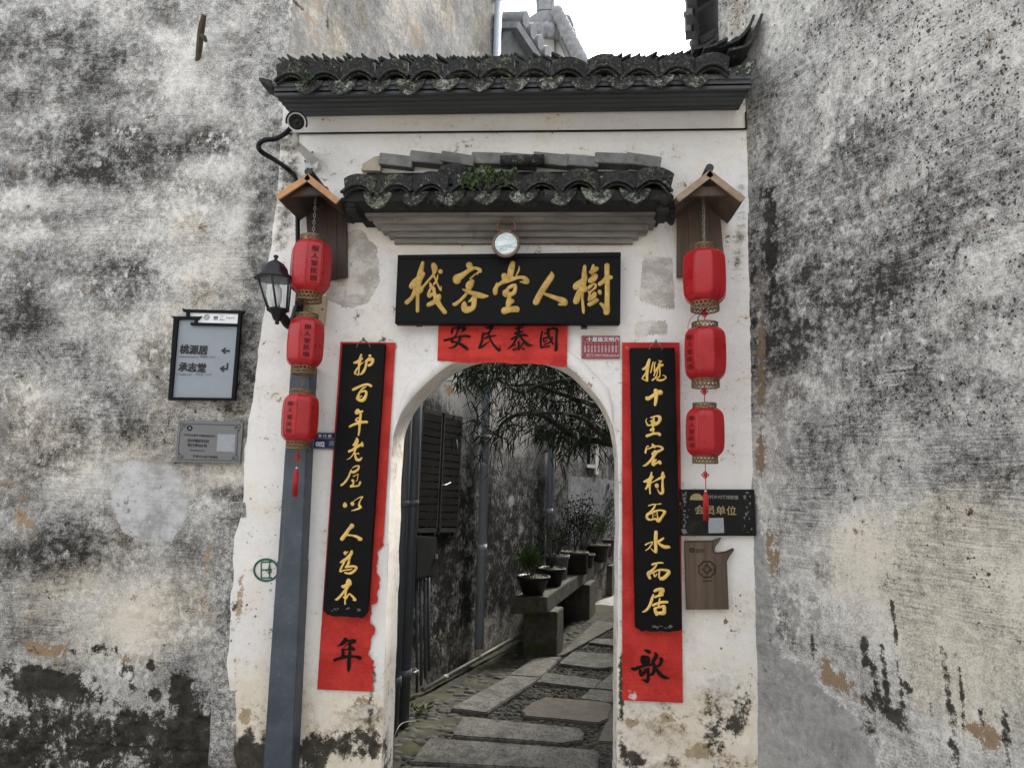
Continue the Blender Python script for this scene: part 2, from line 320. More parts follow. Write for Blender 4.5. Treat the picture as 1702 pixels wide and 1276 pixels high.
M['window_dark'] = simple('dark_window_glass', (.02, .022, .024), .2, .2, 20)

# ------------------------------------------------------------------ object helpers
WL = {}
def tag(o, label, cat, group=None, kind=None):
    if label: o['label'] = label
    if cat: o['category'] = cat
    if group: o['group'] = group
    if kind: o['kind'] = kind
    return o
def thing(name, label, cat, loc=(0, 0, 0), group=None):
    o = bpy.data.objects.new(name, None); COL.objects.link(o); o.location = Vector(loc); o.empty_display_size = .1
    WL[o.name] = Vector(loc); return tag(o, label, cat, group)
class MB:
    def __init__(s): s.v = []; s.f = []; s.sm = []
    def add(s, vs, fs, smooth=False):
        o = len(s.v); s.v += [tuple(map(float, p)) for p in vs]; s.f += [tuple(i+o for i in f) for f in fs]; s.sm += [smooth]*len(fs); return s
    def box(s, c, d, rot=None):
        c = np.array(c, float); h = np.array(d, float)/2
        vs = [np.array([x, y, z])*h for x in (-1, 1) for y in (-1, 1) for z in (-1, 1)]
        if rot is not None: vs = [np.array(rot @ Vector(q)) for q in vs]
        return s.add([c+q for q in vs], [(0, 1, 3, 2), (4, 6, 7, 5), (0, 4, 5, 1), (2, 3, 7, 6), (0, 2, 6, 4), (1, 5, 7, 3)])
    def hexa(s, a, b):                      # two quads (matching order) -> solid
        n = len(a)
        return s.add(list(a)+list(b), [tuple(range(n))[::-1], tuple(range(n, 2*n))] + [(i, (i+1) % n, n+(i+1) % n, n+i) for i in range(n)])
    def tube(s, pts, r, n=8, cap=True, smooth=True):
        pts = [np.array(q, float) for q in pts]; rs = r if hasattr(r, '__len__') else [r]*len(pts)
        vs = []; ref = np.array([0, 0, 1.0])
        for i, q in enumerate(pts):
            t = pts[min(i+1, len(pts)-1)] - pts[max(i-1, 0)]; t = t/(np.linalg.norm(t)+1e-12)
            if abs(t@ref) > .93: ref = np.array([1.0, 0, 0]) if abs(t[0]) < .8 else np.array([0, 1.0, 0])
            u = np.cross(t, ref); u /= np.linalg.norm(u)+1e-12; w = np.cross(t, u)
            vs += [q + rs[i]*(math.cos(2*PI*j/n)*u + math.sin(2*PI*j/n)*w) for j in range(n)]
        m_ = len(pts); fs = [(i*n+j, i*n+(j+1) % n, (i+1)*n+(j+1) % n, (i+1)*n+j) for i in range(m_-1) for j in range(n)]
        s.add(vs, fs, smooth)
        if cap:
            o = len(s.v)-len(vs); s.f += [tuple(o+j for j in range(n))[::-1], tuple(o+(m_-1)*n+j for j in range(n))]; s.sm += [False, False]
        return s
    def lathe(s, prof, c=(0, 0, 0), n=24, smooth=True, rf=None, cap=True):
        vs = []
        for (r, z) in prof:
            for j in range(n):
                a = 2*PI*j/n; q = r*(rf(a, z) if rf else 1.0); vs.append((c[0]+q*math.cos(a), c[1]+q*math.sin(a), c[2]+z))
        m_ = len(prof); fs = [(i*n+j, i*n+(j+1) % n, (i+1)*n+(j+1) % n, (i+1)*n+j) for i in range(m_-1) for j in range(n)]
        s.add(vs, fs, smooth)
        if cap:
            o = len(s.v)-len(vs)
            if prof[0][0] > 1e-5: s.f.append(tuple(o+j for j in range(n))[::-1]); s.sm.append(False)
            if prof[-1][0] > 1e-5: s.f.append(tuple(o+(m_-1)*n+j for j in range(n))); s.sm.append(False)
        return s
    def build(s, name, mat, parent=None, bevel=0.0, seg=2, origin=None):
        vs = np.array(s.v)
        if parent is not None: off = np.array(WL[parent.name])
        elif origin is not None: off = np.array(origin, float)
        else: off = np.array([vs[:, 0].mean(), vs[:, 1].mean(), vs[:, 2].min()])
        me = bpy.data.meshes.new(name); me.from_pydata([tuple(q) for q in vs-off], [], s.f)
        me.polygons.foreach_set('use_smooth', s.sm); me.materials.append(mat if not isinstance(mat, str) else M[mat])
        o = bpy.data.objects.new(name, me); COL.objects.link(o)
        if parent is not None: o.parent = parent; WL[o.name] = Vector(off)
        else: o.location = Vector(off); WL[o.name] = Vector(off)
        if bevel:
            b = bmesh.new(); b.from_mesh(me); bmesh.ops.remove_doubles(b, verts=b.verts, dist=1e-5)
            ed = [e for e in b.edges if len(e.link_faces) == 2 and e.calc_face_angle(0) > .5]
            bmesh.ops.bevel(b, geom=ed, offset=bevel, segments=seg, affect='EDGES', clamp_overlap=True)
            bmesh.ops.recalc_face_normals(b, faces=b.faces); b.to_mesh(me); b.free()
        return o
def catmull(P, n=6):
    P = np.array(P, float); out = []
    for i in range(len(P)-1):
        p0 = P[max(i-1, 0)]; p1 = P[i]; p2 = P[i+1]; p3 = P[min(i+2, len(P)-1)]
        for j in range(n):
            t = j/n; out.append(.5*((2*p1)+(-p0+p2)*t+(2*p0-5*p1+4*p2-p3)*t*t+(-p0+3*p1-3*p2+p3)*t**3))
    out.append(P[-1]); return np.array(out)
def px_slab(name, corners, Yf, thick, mat, parent=None, bevel=.004, flip=False):
    a = [PY(x, y, Yf) for x, y in corners]; b = [q+np.array([0, thick, 0]) for q in a]
    k = MB().hexa(a[::-1], b[::-1]); return k.build(name, mat, parent, bevel)
NDIR = np.array([0, -1.0, 0])
# brush strokes: px polylines (x, y, half width) -> domed ridges on the plane Y
def brush(strokes, org, scale, Y, h, mb, jit=0.0, wmul=1.0):
    for si, st in enumerate(strokes.split('/')):
        pts = [tuple(map(float, q.split(','))) for q in st.split()]
        if len(pts) == 1: pts = [pts[0], (pts[0][0]+1, pts[0][1]+1, pts[0][2])]
        A = catmull(pts, 7); A[:, 2] = np.maximum(A[:, 2], 3)*wmul; hh = h*(1+.05*(si % 5))
        W3 = np.array([PY(org[0]+x/scale, org[1]+y/scale, Y) for x, y, r in A]); pr = A[:, 2]/scale*Y/F*1.01
        n = len(A); vs = []; fs = []
        T = np.gradient(W3, axis=0); T /= np.linalg.norm(T, axis=1)[:, None]+1e-9
        N_ = np.cross(T, NDIR)
        prof = [(-1, 0), (-.86, .7), (-.4, .96), (0, 1), (.4, .96), (.86, .7), (1, 0)]; m_ = len(prof)
        for i in range(n):
            for (u, z) in prof: vs.append(W3[i] + N_[i]*pr[i]*u + NDIR*(z*hh*min(1, pr[i]/.004+.3)))
        fs = [(i*m_+j, i*m_+j+1, (i+1)*m_+j+1, (i+1)*m_+j) for i in range(n-1) for j in range(m_-1)]
        mb.add(vs, fs, True)
        for i in range(0, n, 3) if n > 4 else (0, n-1):        # round brush ends and turns
            q, r_ = W3[i], pr[i]; vv = []; ff = []; kk = 14; hz = hh*.985*min(1, r_/.004+.3)
            for (u, z) in ((1, 0), (.86, .7), (.4, .96)):
                vv += [q + r_*u*np.array([math.cos(2*PI*j/kk), 0, math.sin(2*PI*j/kk)]) + NDIR*z*hz for j in range(kk)]
            vv.append(q+NDIR*hz)
            for a_ in range(2): ff += [(a_*kk+j, a_*kk+(j+1) % kk, (a_+1)*kk+(j+1) % kk, (a_+1)*kk+j) for j in range(kk)]
            ff += [(2*kk+j, 2*kk+(j+1) % kk, 3*kk) for j in range(kk)]
            mb.add(vv, ff, True)
    return mb
# printed text with the built-in font
def text(body, size, mat, name, parent, org, xd=(1, 0, 0), zd=(0, 0, 1), nd=(0, -1, 0), depth=.0006, bold=0.0, align='LEFT', sx=1.0, sp=1.0, line=1.0, fat=0.0):
    cu = bpy.data.curves.new('t', 'FONT'); cu.body = body; cu.size = 1.0; cu.offset = bold; cu.align_x = align; cu.extrude = 0.0
    cu.space_character = sp; cu.space_line = line; cu.resolution_u = 3
    o = bpy.data.objects.new('t', cu); COL.objects.link(o)
    dg = bpy.context.evaluated_depsgraph_get(); me = bpy.data.meshes.new_from_object(o.evaluated_get(dg))
    co = np.array([v.co[:] for v in me.vertices]) if len(me.vertices) else np.zeros((1, 3))
    fs = [tuple(q.vertices) for q in me.polygons]
    bpy.data.objects.remove(o); bpy.data.curves.remove(cu); bpy.data.meshes.remove(me)
    xd, zd, nd, org = (np.array(q, float) for q in (xd, zd, nd, org))
    mb = MB()
    for i, (ox, oy) in enumerate(((0, 0), (fat, 0), (0, fat), (fat, fat)) if fat else ((0, 0),)):
        mb.add([org + xd*(q[0]+ox)*size*sx + zd*(q[1]+oy)*size + nd*(depth+.00015*i) for q in co], fs)
    return mb.build(name, mat, parent)
def txt_px(body, px, py, hpx, Y, mat, name, parent, **kw):     # (px,py) = left/centre of the baseline
    s = abs(PY(px, py, Y)[2]-PY(px, py-hpx, Y)[2]); a = PY(px, py, Y); slope = kw.pop('slope', 0.0)
    xd = np.array([1, 0, -slope]); return text(body, s/.88, mat, name, parent, a, xd=xd, zd=kw.pop('zd', (0, 0, 1)), **kw)

# stain masks on wall grids -------------------------------------------------
class Mask:
    def __init__(s, u, v, to_uv): s.u, s.v, s.f = u, v, to_uv; s.ch = [np.zeros_like(u) for _ in range(6)]
    def ell(s, c, px, py, rx, ry, amp, soft=.6):
        a = s.f(px, py); b = s.f(px+rx, py); d = s.f(px, py+ry)
        ru = max(abs(b[0]-a[0]), 1e-3); rv = max(abs(d[1]-a[1]), 1e-3)
        q = np.sqrt(((s.u-a[0])/ru)**2 + ((s.v-a[1])/rv)**2); s.ch[c] += amp*(1-sstep(1-soft, 1+soft, q)); return s
    def cap(s, c, x1, y1, x2, y2, r, amp, soft=.8):
        a = np.array(s.f(x1, y1)); b = np.array(s.f(x2, y2)); rr = abs(s.f(x1+r, y1)[0]-a[0]); ab = b-a
        t = np.clip(((s.u-a[0])*ab[0]+(s.v-a[1])*ab[1])/(ab@ab+1e-9), 0, 1)
        q = np.hypot(s.u-a[0]-t*ab[0], s.v-a[1]-t*ab[1])/rr; s.ch[c] += amp*(1-sstep(1-soft, 1+soft, q)); return s
    def poly(s, c, pts, amp, soft=.03):
        P = np.array([s.f(x, y) for x, y in pts]); ins = np.zeros(s.u.shape, bool); dist = np.full(s.u.shape, 1e9)
        for i in range(len(P)):
            (x1, y1), (x2, y2) = P[i], P[(i+1) % len(P)]
            cnd = (y1 > s.v) != (y2 > s.v); xi = (x2-x1)*(s.v-y1)/(y2-y1+1e-12)+x1; ins ^= cnd & (s.u < xi)
            ab = np.array([x2-x1, y2-y1]); t = np.clip(((s.u-x1)*ab[0]+(s.v-y1)*ab[1])/(ab@ab+1e-12), 0, 1)
            dist = np.minimum(dist, np.hypot(s.u-x1-t*ab[0], s.v-y1-t*ab[1]))
        sd_ = np.where(ins, dist, -dist); s.ch[c] += amp*sstep(-soft, soft, sd_); return s
def grid_wall(name, us, vs, place, disp, mask_fn, mat, parent, skip=None, flip=False):
    U, V = np.meshgrid(us, vs); D = disp(U, V); mk = mask_fn(U, V)
    P3 = place(U, V, D).reshape(-1, 3); nu, nv = len(us), len(vs)
    idx = np.arange(nu*nv).reshape(nv, nu)
    q = np.stack([idx[:-1, :-1], idx[:-1, 1:], idx[1:, 1:], idx[1:, :-1]], -1).reshape(-1, 4)
    if skip is not None:
        cu = (U[:-1, :-1]+U[1:, 1:])/2; cv = (V[:-1, :-1]+V[1:, 1:])/2; q = q[~skip(cu, cv).reshape(-1)]
    if flip: q = q[:, ::-1]
    return mesh_np(name, P3, q, mk, mat, parent)
def mesh_np(name, P3, quads, mk, mat, parent, extra=None):
    off = np.array(WL[parent.name]) if parent is not None else np.zeros(3)
    me = bpy.data.meshes.new(name)
    me.vertices.add(len(P3)); me.vertices.foreach_set('co', (P3-off).astype(np.float32).ravel())
    me.loops.add(quads.size); me.loops.foreach_set('vertex_index', quads.astype(np.int32).ravel())
    me.polygons.add(len(quads)); me.polygons.foreach_set('loop_start', np.arange(0, quads.size, 4, dtype=np.int32)); me.polygons.foreach_set('loop_total', np.full(len(quads), 4, np.int32))
    me.update(calc_edges=True); me.validate()
    me.polygons.foreach_set('use_smooth', np.ones(len(me.polygons), bool))
    if mk is not None:
        for nm, i in (('mk1', 0), ('mk2', 3)):
            at = me.color_attributes.new(nm, 'FLOAT_COLOR', 'POINT'); c = np.ones((len(P3), 4), np.float32)
            for j in range(3): c[:, j] = np.clip(mk.ch[i+j].ravel(), -1.2 if i+j == 0 else 0, 1.5)
            at.data.foreach_set('color', c.ravel())
    me.materials.append(M[mat]); o = bpy.data.objects.new(name, me); COL.objects.link(o)
    if parent is not None: o.parent = parent
    WL[o.name] = Vector(off); return o
def lin(a, b, st): return list(np.linspace(a, b, max(2, int(abs(b-a)/st)+1)))
def axis(*segs):
    out = []
    for a, b, st in segs:
        x = lin(a, b, st); out += x if not out else x[1:]
    return np.array(out)

# ================================================================== GROUND
g = MB(); g.add([(-60, -60, -.03), (60, -60, -.03), (60, 3.75, -.03), (-60, 3.75, -.03)], [(0, 1, 2, 3)])
g.add([(-60, 3.75, -.03), (60, 3.75, -.03), (60, 90, -.03), (-60, 90, -.03)], [(0, 1, 2, 3)])
tag(g.build('ground', 'ground', origin=(0, 0, 0)), None, None, kind='structure')
us = axis((-2.0, 2.6, .03)); vs_ = axis((3.50, 9.0, .03)); U, V = np.meshgrid(us, vs_)
Dz = -.006 + .022*(fbm(U*3, V*3, 4, 5)-.5) + .02*(fbm(U*14, V*14, 3, 8)-.5); P3 = np.stack([U, V, Dz], -1).reshape(-1, 3)
idx = np.arange(U.size).reshape(U.shape); q = np.stack([idx[:-1, :-1], idx[:-1, 1:], idx[1:, 1:], idx[1:, :-1]], -1).reshape(-1, 4)
alley = mesh_np('alley_ground', P3, q, None, 'moss_ground', None); alley['kind'] = 'structure'
# paving slabs (px outlines from the photo, laid on the ground)
path = bpy.data.objects.new('path', None); COL.objects.link(path); path['kind'] = 'structure'; path.location = (-.2, 4.2, 0); WL['path'] = Vector((-.2, 4.2, 0))
def c5(x, y): return (640+x/4.052, 1020+y/4.052)
SLABS = [([(330, 835), (1405, 912), (1422, 940), (1400, 1045), (210, 990)], 'slab', .028),
         ([(545, 690), (1290, 765), (1328, 785), (1312, 845), (1180, 866), (1080, 855), (475, 812)], 'slab', .03),
         ([(940, 640), (1010, 590), (1090, 560), (1500, 592), (1520, 620), (1490, 700), (1430, 726), (960, 682)], 'slab_dark', .026),
         ([(455, 625), (835, 415), (1042, 430), (690, 655)], 'slab', .03),
         ([(842, 405), (1000, 300), (1185, 285), (1120, 355), (1048, 420)], 'slab', .03),
         ([(1030, 455), (1090, 395), (1450, 440), (1402, 498)], 'slab', .03),
         ([(1180, 330), (1270, 252), (1600, 272), (1560, 350), (1440, 363)], 'slab', .03),
         ([(1370, 190), (1420, 163), (1640, 172), (1600, 215)], 'slab', .03),
         ([(1410, 495), (1535, 395), (1800, 420), (1740, 530)], 'slab', .03),
         ([(1320, 565), (1390, 502), (1740, 540), (1690, 620)], 'slab', .03),
         ([(150, 1022), (1400, 1075), (1380, 1230), (-60, 1180)], 'slab', .03),
         ([(1172, 274), (1212, 266), (1580, 62), (1425, 44)], 'bench', .022),
         ([(1530, 640), (1760, 660), (1700, 860), (1440, 850)], 'slab_dark', .012)]
for pl, mt, zt in SLABS:
    a = [PZ(*c5(x, y), zt) for x, y in pl]; cen = sum(a)/len(a); a = [cen+(q-cen)*1.05 for q in a]
    pts = []
    for i in range(len(a)):
        b = a[(i+1) % len(a)]
        for t in np.linspace(0, 1, 7)[:-1]:
            q = a[i]*(1-t)+b*t; nn = .008*(fbm(q[0]*18+3, q[1]*18, 3, 3)-.5)*2; pts.append(q+np.array([nn, nn*.7, 0]))
    k = MB().hexa(pts[::-1], [p_-np.array([0, 0, .06]) for p_ in pts][::-1]); k.build('slab', mt, path, .007)
# cobbles set on edge between the slabs
rs = np.random.RandomState(3)
slab_polys = [[PZ(*c5(x, y), .03)[:2] for x, y in pl] for pl, _, _ in SLABS]
def in_poly(p_, poly):
    r_ = False
    for i in range(len(poly)):
        x1, y1 = poly[i]; x2, y2 = poly[(i+1) % len(poly)]
        if (y1 > p_[1]) != (y2 > p_[1]) and p_[0] < (x2-x1)*(p_[1]-y1)/(y2-y1)+x1: r_ = not r_
    return r_
cb = MB()
sph = [(math.cos(a)*math.cos(b), math.sin(a)*math.cos(b), math.sin(b)) for b in (0, .55, 1.05) for a in np.arange(8)*PI/4]
def cobble(x, y, a, l, w, h):
    vs = [(x+l*p_[0]*math.cos(a)-w*p_[1]*math.sin(a), y+l*p_[0]*math.sin(a)+w*p_[1]*math.cos(a), -.012+h*p_[2]) for p_ in sph] + [(x, y, -.012+h)]
    fs = [(b*8+j, b*8+(j+1) % 8, (b+1)*8+(j+1) % 8, (b+1)*8+j) for b in range(2) for j in range(8)] + [(16+j, 16+(j+1) % 8, 24) for j in range(8)]
    cb.add(vs, fs, True)
yy = 3.75; row = 0
while yy < 8.2:
    xx = -1.2 + .01*row
    while xx < 1.3:
        px_, py_ = xx+rs.uniform(-.008, .008), yy+rs.uniform(-.008, .008); t = (py_-LWY)*math.tan(AZ)+XL
        edge = px_ < t+.62
        if px_ > t+.05 and px_ < 1.2 and not any(in_poly((px_, py_), pl) for pl in slab_polys):
            if edge:
                if rs.rand() < .30: cobble(px_, py_, rs.uniform(-.6, .5), rs.uniform(.03, .065), rs.uniform(.02, .035), rs.uniform(.012, .022))
            else: cobble(px_, py_, (.6 if row % 2 else -.6)+rs.uniform(-.2, .2), rs.uniform(.030, .044), rs.uniform(.009, .014), rs.uniform(.018, .030))
        xx += .05
    yy += .036; row += 1
tag(cb.build('cobbles', 'pebble', origin=(0, 4, 0)), 'dark cobbles set on edge between the alley slabs', 'cobbles', kind='stuff')
# ================================================================== LEFT HOUSE (front wall and the wall along the alley)
house = thing('house', 'tall grey plastered house left of the gateway, with signs on its stained front', 'house', (XL, LWY, 0))
uvL = lambda x, y: (PY(x, y, LWY)[0], PY(x, y, LWY)[2])
brickz = float(PY(200, 1190, LWY)[2])
def dispL(U, V):
    d = .016*(fbm(U*1.6, V*1.6, 4, 11)-.5) + .008*(fbm(U*9, V*9, 4, 12)-.5)
    z0, z1 = uvL(200, 1170)[1], uvL(200, 930)[1]
    reg = sstep(z1+.35, z1-.1, V)
    f1 = fbm(U*4.5+3, V*7, 6, 21); f2 = fbm(U*6-2, V*5+4, 6, 22)
    d += reg*(.007*sstep(.50, .515, f1) + .006*sstep(.53, .54, f2) - .004)
    low = sstep(brickz+.06, brickz-.03, V + .06*(fbm(U*5, V*5, 3, 9)-.5))
    row = np.floor(V/.075); bx = (U+.09*(row % 2))/.2; jx = np.abs(bx-np.round(bx))*.2; jz = np.abs(V/.075-np.round(V/.075))*.075
    d += low*(-.012 + .010*sstep(0, .008, np.minimum(jx, jz)))
    return d
def maskL(U, V):
    m_ = Mask(U, V, uvL)
    for a in [(60, 70, 120, 45, .25), (130, 80, 110, 60, .45), (60, 150, 60, 40, .3), (235, 85, 60, 25, .3), (235, 250, 110, 35, .45), (130, 245, 110, 40, .55), (60, 290, 130, 22, .4), (200, 292, 120, 24, .5), (345, 235, 70, 28, .5),
              (390, 120, 60, 60, .2), (440, 260, 22, 160, .6), (40, 365, 80, 18, .4), (140, 440, 40, 26, .3), (195, 445, 60, 45, .4), (205, 480, 70, 40, .5), (30, 520, 40, 40, .4),
              (70, 430, 40, 30, .2), (255, 560, 55, 40, .3), (120, 600, 60, 30, .2), (190, 700, 75, 35, .45), (70, 775, 50, 30, .55), (140, 730, 60, 30, .3), (120, 900, 75, 45, .75), (60, 930, 60, 30, .5), (200, 920, 50, 40, .4),
              (420, 460, 18, 120, .45), (418, 600, 12, 60, .45), (260, 600, 30, 50, .25), (380, 820, 34, 14, .9), (300, 1000, 60, 60, .15)]: m_.ell(0, *a)
    for a in [(80, 330, 80, 22, -.5), (355, 275, 60, 22, -.75), (330, 120, 60, 60, -.45), (40, 130, 40, 25, -.4), (205, 60, 60, 25, -.4), (140, 390, 120, 26, -.3), (340, 400, 80, 60, -.4), (300, 200, 60, 30, -.35), (60, 620, 70, 60, -.35), (160, 800, 90, 30, -.35),
              (300, 560, 90, 60, -.2), (100, 1000, 120, 35, -.5), (230, 1010, 160, 70, -.45), (330, 720, 90, 90, -.35), (30, 270, 40, 18, -.4), (250, 1040, 110, 40, -.3)]: m_.ell(0, *a)
    for a in [(45, 862, 20, 38, .36), (68, 1076, 34, 16, .62), (103, 1083, 18, 10, .5), (222, 1000, 22, 14, .42), (160, 1024, 26, 8, .4), (120, 1018, 8, 14, .36), (158, 1150, 30, 14, .5), (212, 1092, 9, 10, .6), (30, 605, 14, 10, .3),
              (344, 960, 6, 60, .5), (352, 890, 10, 18, .35), (60, 1020, 20, 8, .35), (250, 975, 14, 10, .35)]: m_.ell(1, *a)
    m_.poly(2, [(186, 770), (225, 764), (280, 766), (300, 785), (314, 830), (308, 870), (285, 898), (245, 905), (205, 880), (184, 840)], .80, .055); m_.ell(2, 330, 880, 22, 14, .35); m_.ell(2, 160, 272, 9, 8, .6, .5)
    zb = uvL(200, 1215)[1]; m_.ch[3] += .42*sstep(zb+.16, zb-.10, V+.10*(fbm(U*3, V*3, 3, 91)-.5)); m_.ch[3] += .40*sstep(zb+.36, zb+.02, V+.25*(fbm(U*2.2, V*2, 4, 92)-.5))
    z0, z1 = uvL(200, 1170)[1], uvL(200, 930)[1]; reg = sstep(z1+.35, z1-.1, V)*sstep(zb-.05, zb+.15, V)
    for f_, c_, w_ in ((fbm(U*4.5+3, V*7, 6, 21), .510, .006), (fbm(U*6-2, V*5+4, 6, 22), .537, .005)): m_.ch[2] += .55*reg*np.exp(-((f_-c_)/w_)**2)*sstep(.42, .6, fbm(U*3, V*3, 3, 93)); m_.ch[1] += .20*reg*sstep(c_-.004, c_-.02, -f_+2*c_-.02)*0
    for a in [(35, 1125, 42, 40, .6), (95, 1130, 60, 22, .55), (112, 1145, 34, 18, .5), (206, 1113, 17, 16, .8), (252, 1106, 7, 12, .8), (299, 1142, 17, 26, .7), (258, 1152, 13, 12, .6), (219, 1135, 5, 12, .7), (165, 1082, 34, 14, .6), (120, 1082, 9, 6, .7),
              (310, 1185, 16, 40, .45), (145, 1155, 60, 14, .35), (232, 1200, 60, 20, .3), (350, 1230, 40, 50, .3)]: m_.ell(3, *a)
    m_.ch[4] += .26
    for a in [(60, 190, 60, 30, .25), (250, 700, 120, 60, .3), (40, 560, 60, 60, .25), (340, 600, 60, 120, .3), (420, 90, 60, 80, .3)]: m_.ell(4, *a)
    for a in [(330, 700, 140, 120, .6), (120, 790, 160, 80, .55), (360, 420, 90, 120, .4), (200, 1010, 240, 110, .7), (60, 690, 90, 60, .45), (300, 560, 80, 80, .4)]: m_.ell(5, *a)
    return m_
us = axis((-9, -3.6, .3), (-3.6, -3.15, .03), (-3.15, XL+.19, .0105)); us = us[us <= XL+.2]
vs_ = axis((-.1, .0, .02), (0, 4.4, .0115), (4.4, 7.2, .2))
wall_end = lambda cu, cv: cu > XL + .004 + .17*sstep(3.2, .6, cv)
grid_wall('front_wall', us, vs_, lambda U, V, D: np.stack([U, LWY-D, V], -1), dispL, maskL, 'plaster_left', house, skip=lambda cu, cv: cu > XL+.004+.06*sstep(3.5, 3.2, cv))
# granite jamb let into the wall, with its cap stone
def jamb():
    a = [(343, 1300), (352, 1150), (358, 1000), (364, 862), (412, 862), (402, 1000), (390, 1150), (392, 1300)]
    P = [PY(x, y, LWY-.012) for x, y in a]
    Q = []
    for i in range(len(P)):
        b = P[(i+1) % len(P)]
        for t in np.linspace(0, 1, 12)[:-1]:
            c_ = P[i]*(1-t)+b*t; w = .022*(fbm(c_[0]*14, c_[2]*14, 5, 5)-.5)*2; Q.append(c_+np.array([w, 0, w]))
    j = MB().hexa(Q[::-1], [q_+np.array([0, .06, 0]) for q_ in Q][::-1]).build('stone_jamb', 'jamb_plaster', house, .004)
    px_slab('cap_stone', [(356, 862), (355, 836), (409, 832), (412, 862)], LWY-.02, .06, 'jamb_plaster', j, .008)
jamb()
# alley wall of the same house up to the downpipe, then the next, lower house
sA = lambda x, y: float((PA(x, y)-A0) @ ADIR)
uvA = lambda x, y: (sA(x, y), float(PA(x, y)[2]))
S1 = sA(799, 760)+.03
def maskA(U, V):
    m_ = Mask(U, V, uvA)
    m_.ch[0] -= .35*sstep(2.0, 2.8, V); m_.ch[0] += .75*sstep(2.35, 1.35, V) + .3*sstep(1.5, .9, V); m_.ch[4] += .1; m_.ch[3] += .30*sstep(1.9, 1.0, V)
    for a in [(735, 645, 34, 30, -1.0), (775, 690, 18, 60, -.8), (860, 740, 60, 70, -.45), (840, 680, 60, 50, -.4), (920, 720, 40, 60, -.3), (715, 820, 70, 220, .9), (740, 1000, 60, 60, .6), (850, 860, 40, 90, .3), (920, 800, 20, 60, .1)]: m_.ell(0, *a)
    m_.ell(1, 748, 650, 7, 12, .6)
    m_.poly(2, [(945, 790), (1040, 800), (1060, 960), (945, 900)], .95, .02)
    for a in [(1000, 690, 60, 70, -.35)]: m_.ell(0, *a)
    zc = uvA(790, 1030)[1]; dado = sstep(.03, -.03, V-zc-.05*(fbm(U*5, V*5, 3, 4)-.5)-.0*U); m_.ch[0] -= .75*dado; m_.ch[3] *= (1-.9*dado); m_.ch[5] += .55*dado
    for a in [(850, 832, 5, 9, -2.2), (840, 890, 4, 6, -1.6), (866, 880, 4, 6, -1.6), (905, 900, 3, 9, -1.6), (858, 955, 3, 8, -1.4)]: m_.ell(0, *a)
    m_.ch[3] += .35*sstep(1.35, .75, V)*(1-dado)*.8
    return m_
placeA = lambda U, V, D: A0 + U[..., None]*ADIR + D[..., None]*ANRM + V[..., None]*np.array([0, 0, 1.0])
dispA = lambda U, V: .02*(fbm(U*1.5, V*1.5, 4, 31)-.5) + .008*(fbm(U*9, V*6, 4, 32)-.5)
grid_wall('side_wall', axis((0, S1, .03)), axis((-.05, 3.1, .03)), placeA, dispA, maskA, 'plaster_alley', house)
grid_wall('upper_side_wall', axis((0, S1, .03)), axis((3.1, 7.2, .04)), placeA, dispA, lambda U, V: Mask(U, V, uvA).ell(1, 520, 20, 14, 60, .45).ell(1, 690, 60, 12, 30, .4).ell(5, 560, 60, 20, 40, .9).ell(5, 600, 20, 14, 30, .8).ell(5, 740, 20, 16, 40, .8).ell(5, 690, 50, 20, 30, .5).ell(5, 800, 60, 14, 60, .7).ell(0, 640, 40, 40, 60, .4).ell(3, 487, 3, 10, 6, .9).ell(3, 502, 18, 6, 5, .8).ell(3, 545, 35, 3, 28, .7), 'plaster_back', house)  # cream patches paint warm sunlight onto this upper wall
b = MB(); e0 = A0+ADIR*S1; e1 = e0-ANRM*4; b.add([e0+[0, 0, -.05], e1+[0, 0, -.05], e1+[0, 0, 7.2], e0+[0, 0, 7.2]], [(3, 2, 1, 0)]); b.build('end_wall', 'plaster_back', house)
# louvred shutter
def sh_pt(x, y, o): return PA(x, y, o)
sh = MB()
tl, tr, br, bl = PA(703, 678, .03), PA(769, 693, .03), PA(761, 884, .03), PA(692, 885, .03)
def quad_bar(mb, a, b_, c_, d_, th=.02): mb.hexa([a, b_, c_, d_], [p_-ANRM*th for p_ in (a, b_, c_, d_)]); return mb
def lerp2(u, v): return (tl*(1-u)+tr*u)*(1-v) + (bl*(1-u)+br*u)*v
shp = None
for (u0, u1) in ((0, .48), (.52, 1)):
    mb = MB()
    for (p_, q_) in (((u0, 0), (u0+.03, 1)), ((u1-.03, 0), (u1, 1)), ((u0, 0), (u1, .035)), ((u0, .965), (u1, 1))):
        quad_bar(mb, lerp2(p_[0], p_[1]), lerp2(q_[0], p_[1]), lerp2(q_[0], q_[1]), lerp2(p_[0], q_[1]), .045)
    n_ = 15
    for i in range(n_):
        v0 = .04+(.92*i)/n_; v1 = v0+.92/n_*.86
        a, b_, c_, d_ = lerp2(u0+.03, v0), lerp2(u1-.03, v0), lerp2(u1-.03, v1), lerp2(u0+.03, v1); mb.hexa([a+ANRM*.002, b_+ANRM*.002, c_-ANRM*.004, d_-ANRM*.004], [a-ANRM*.018, b_-ANRM*.018, c_-ANRM*.02, d_-ANRM*.02])
    o = mb.build('shutter', 'shutter', house)
    if u0 > .4:
        hk = lerp2(.5, .61); MB().tube([hk+ANRM*.01, hk+ANRM*.02+ADIR*.05, hk+ANRM*.03+ADIR*.11+np.array([0, 0, .02])], .006, 6).build('hook', 'chain', o)
house2 = thing('house', 'lower weathered grey house beyond the alley downpipe, with a patch of fresh cement', 'house', tuple(A0+ADIR*(S1+.02)))
Z2 = 4.0
for _ in range(40): Z2 += (proj(A0+ADIR*S1+ANRM*.28+np.array([0, 0, Z2]))[1]-34)*.003
U2 = axis((S1+.004, S1+4.5, .03), (S1+4.5, S1+14, .3))
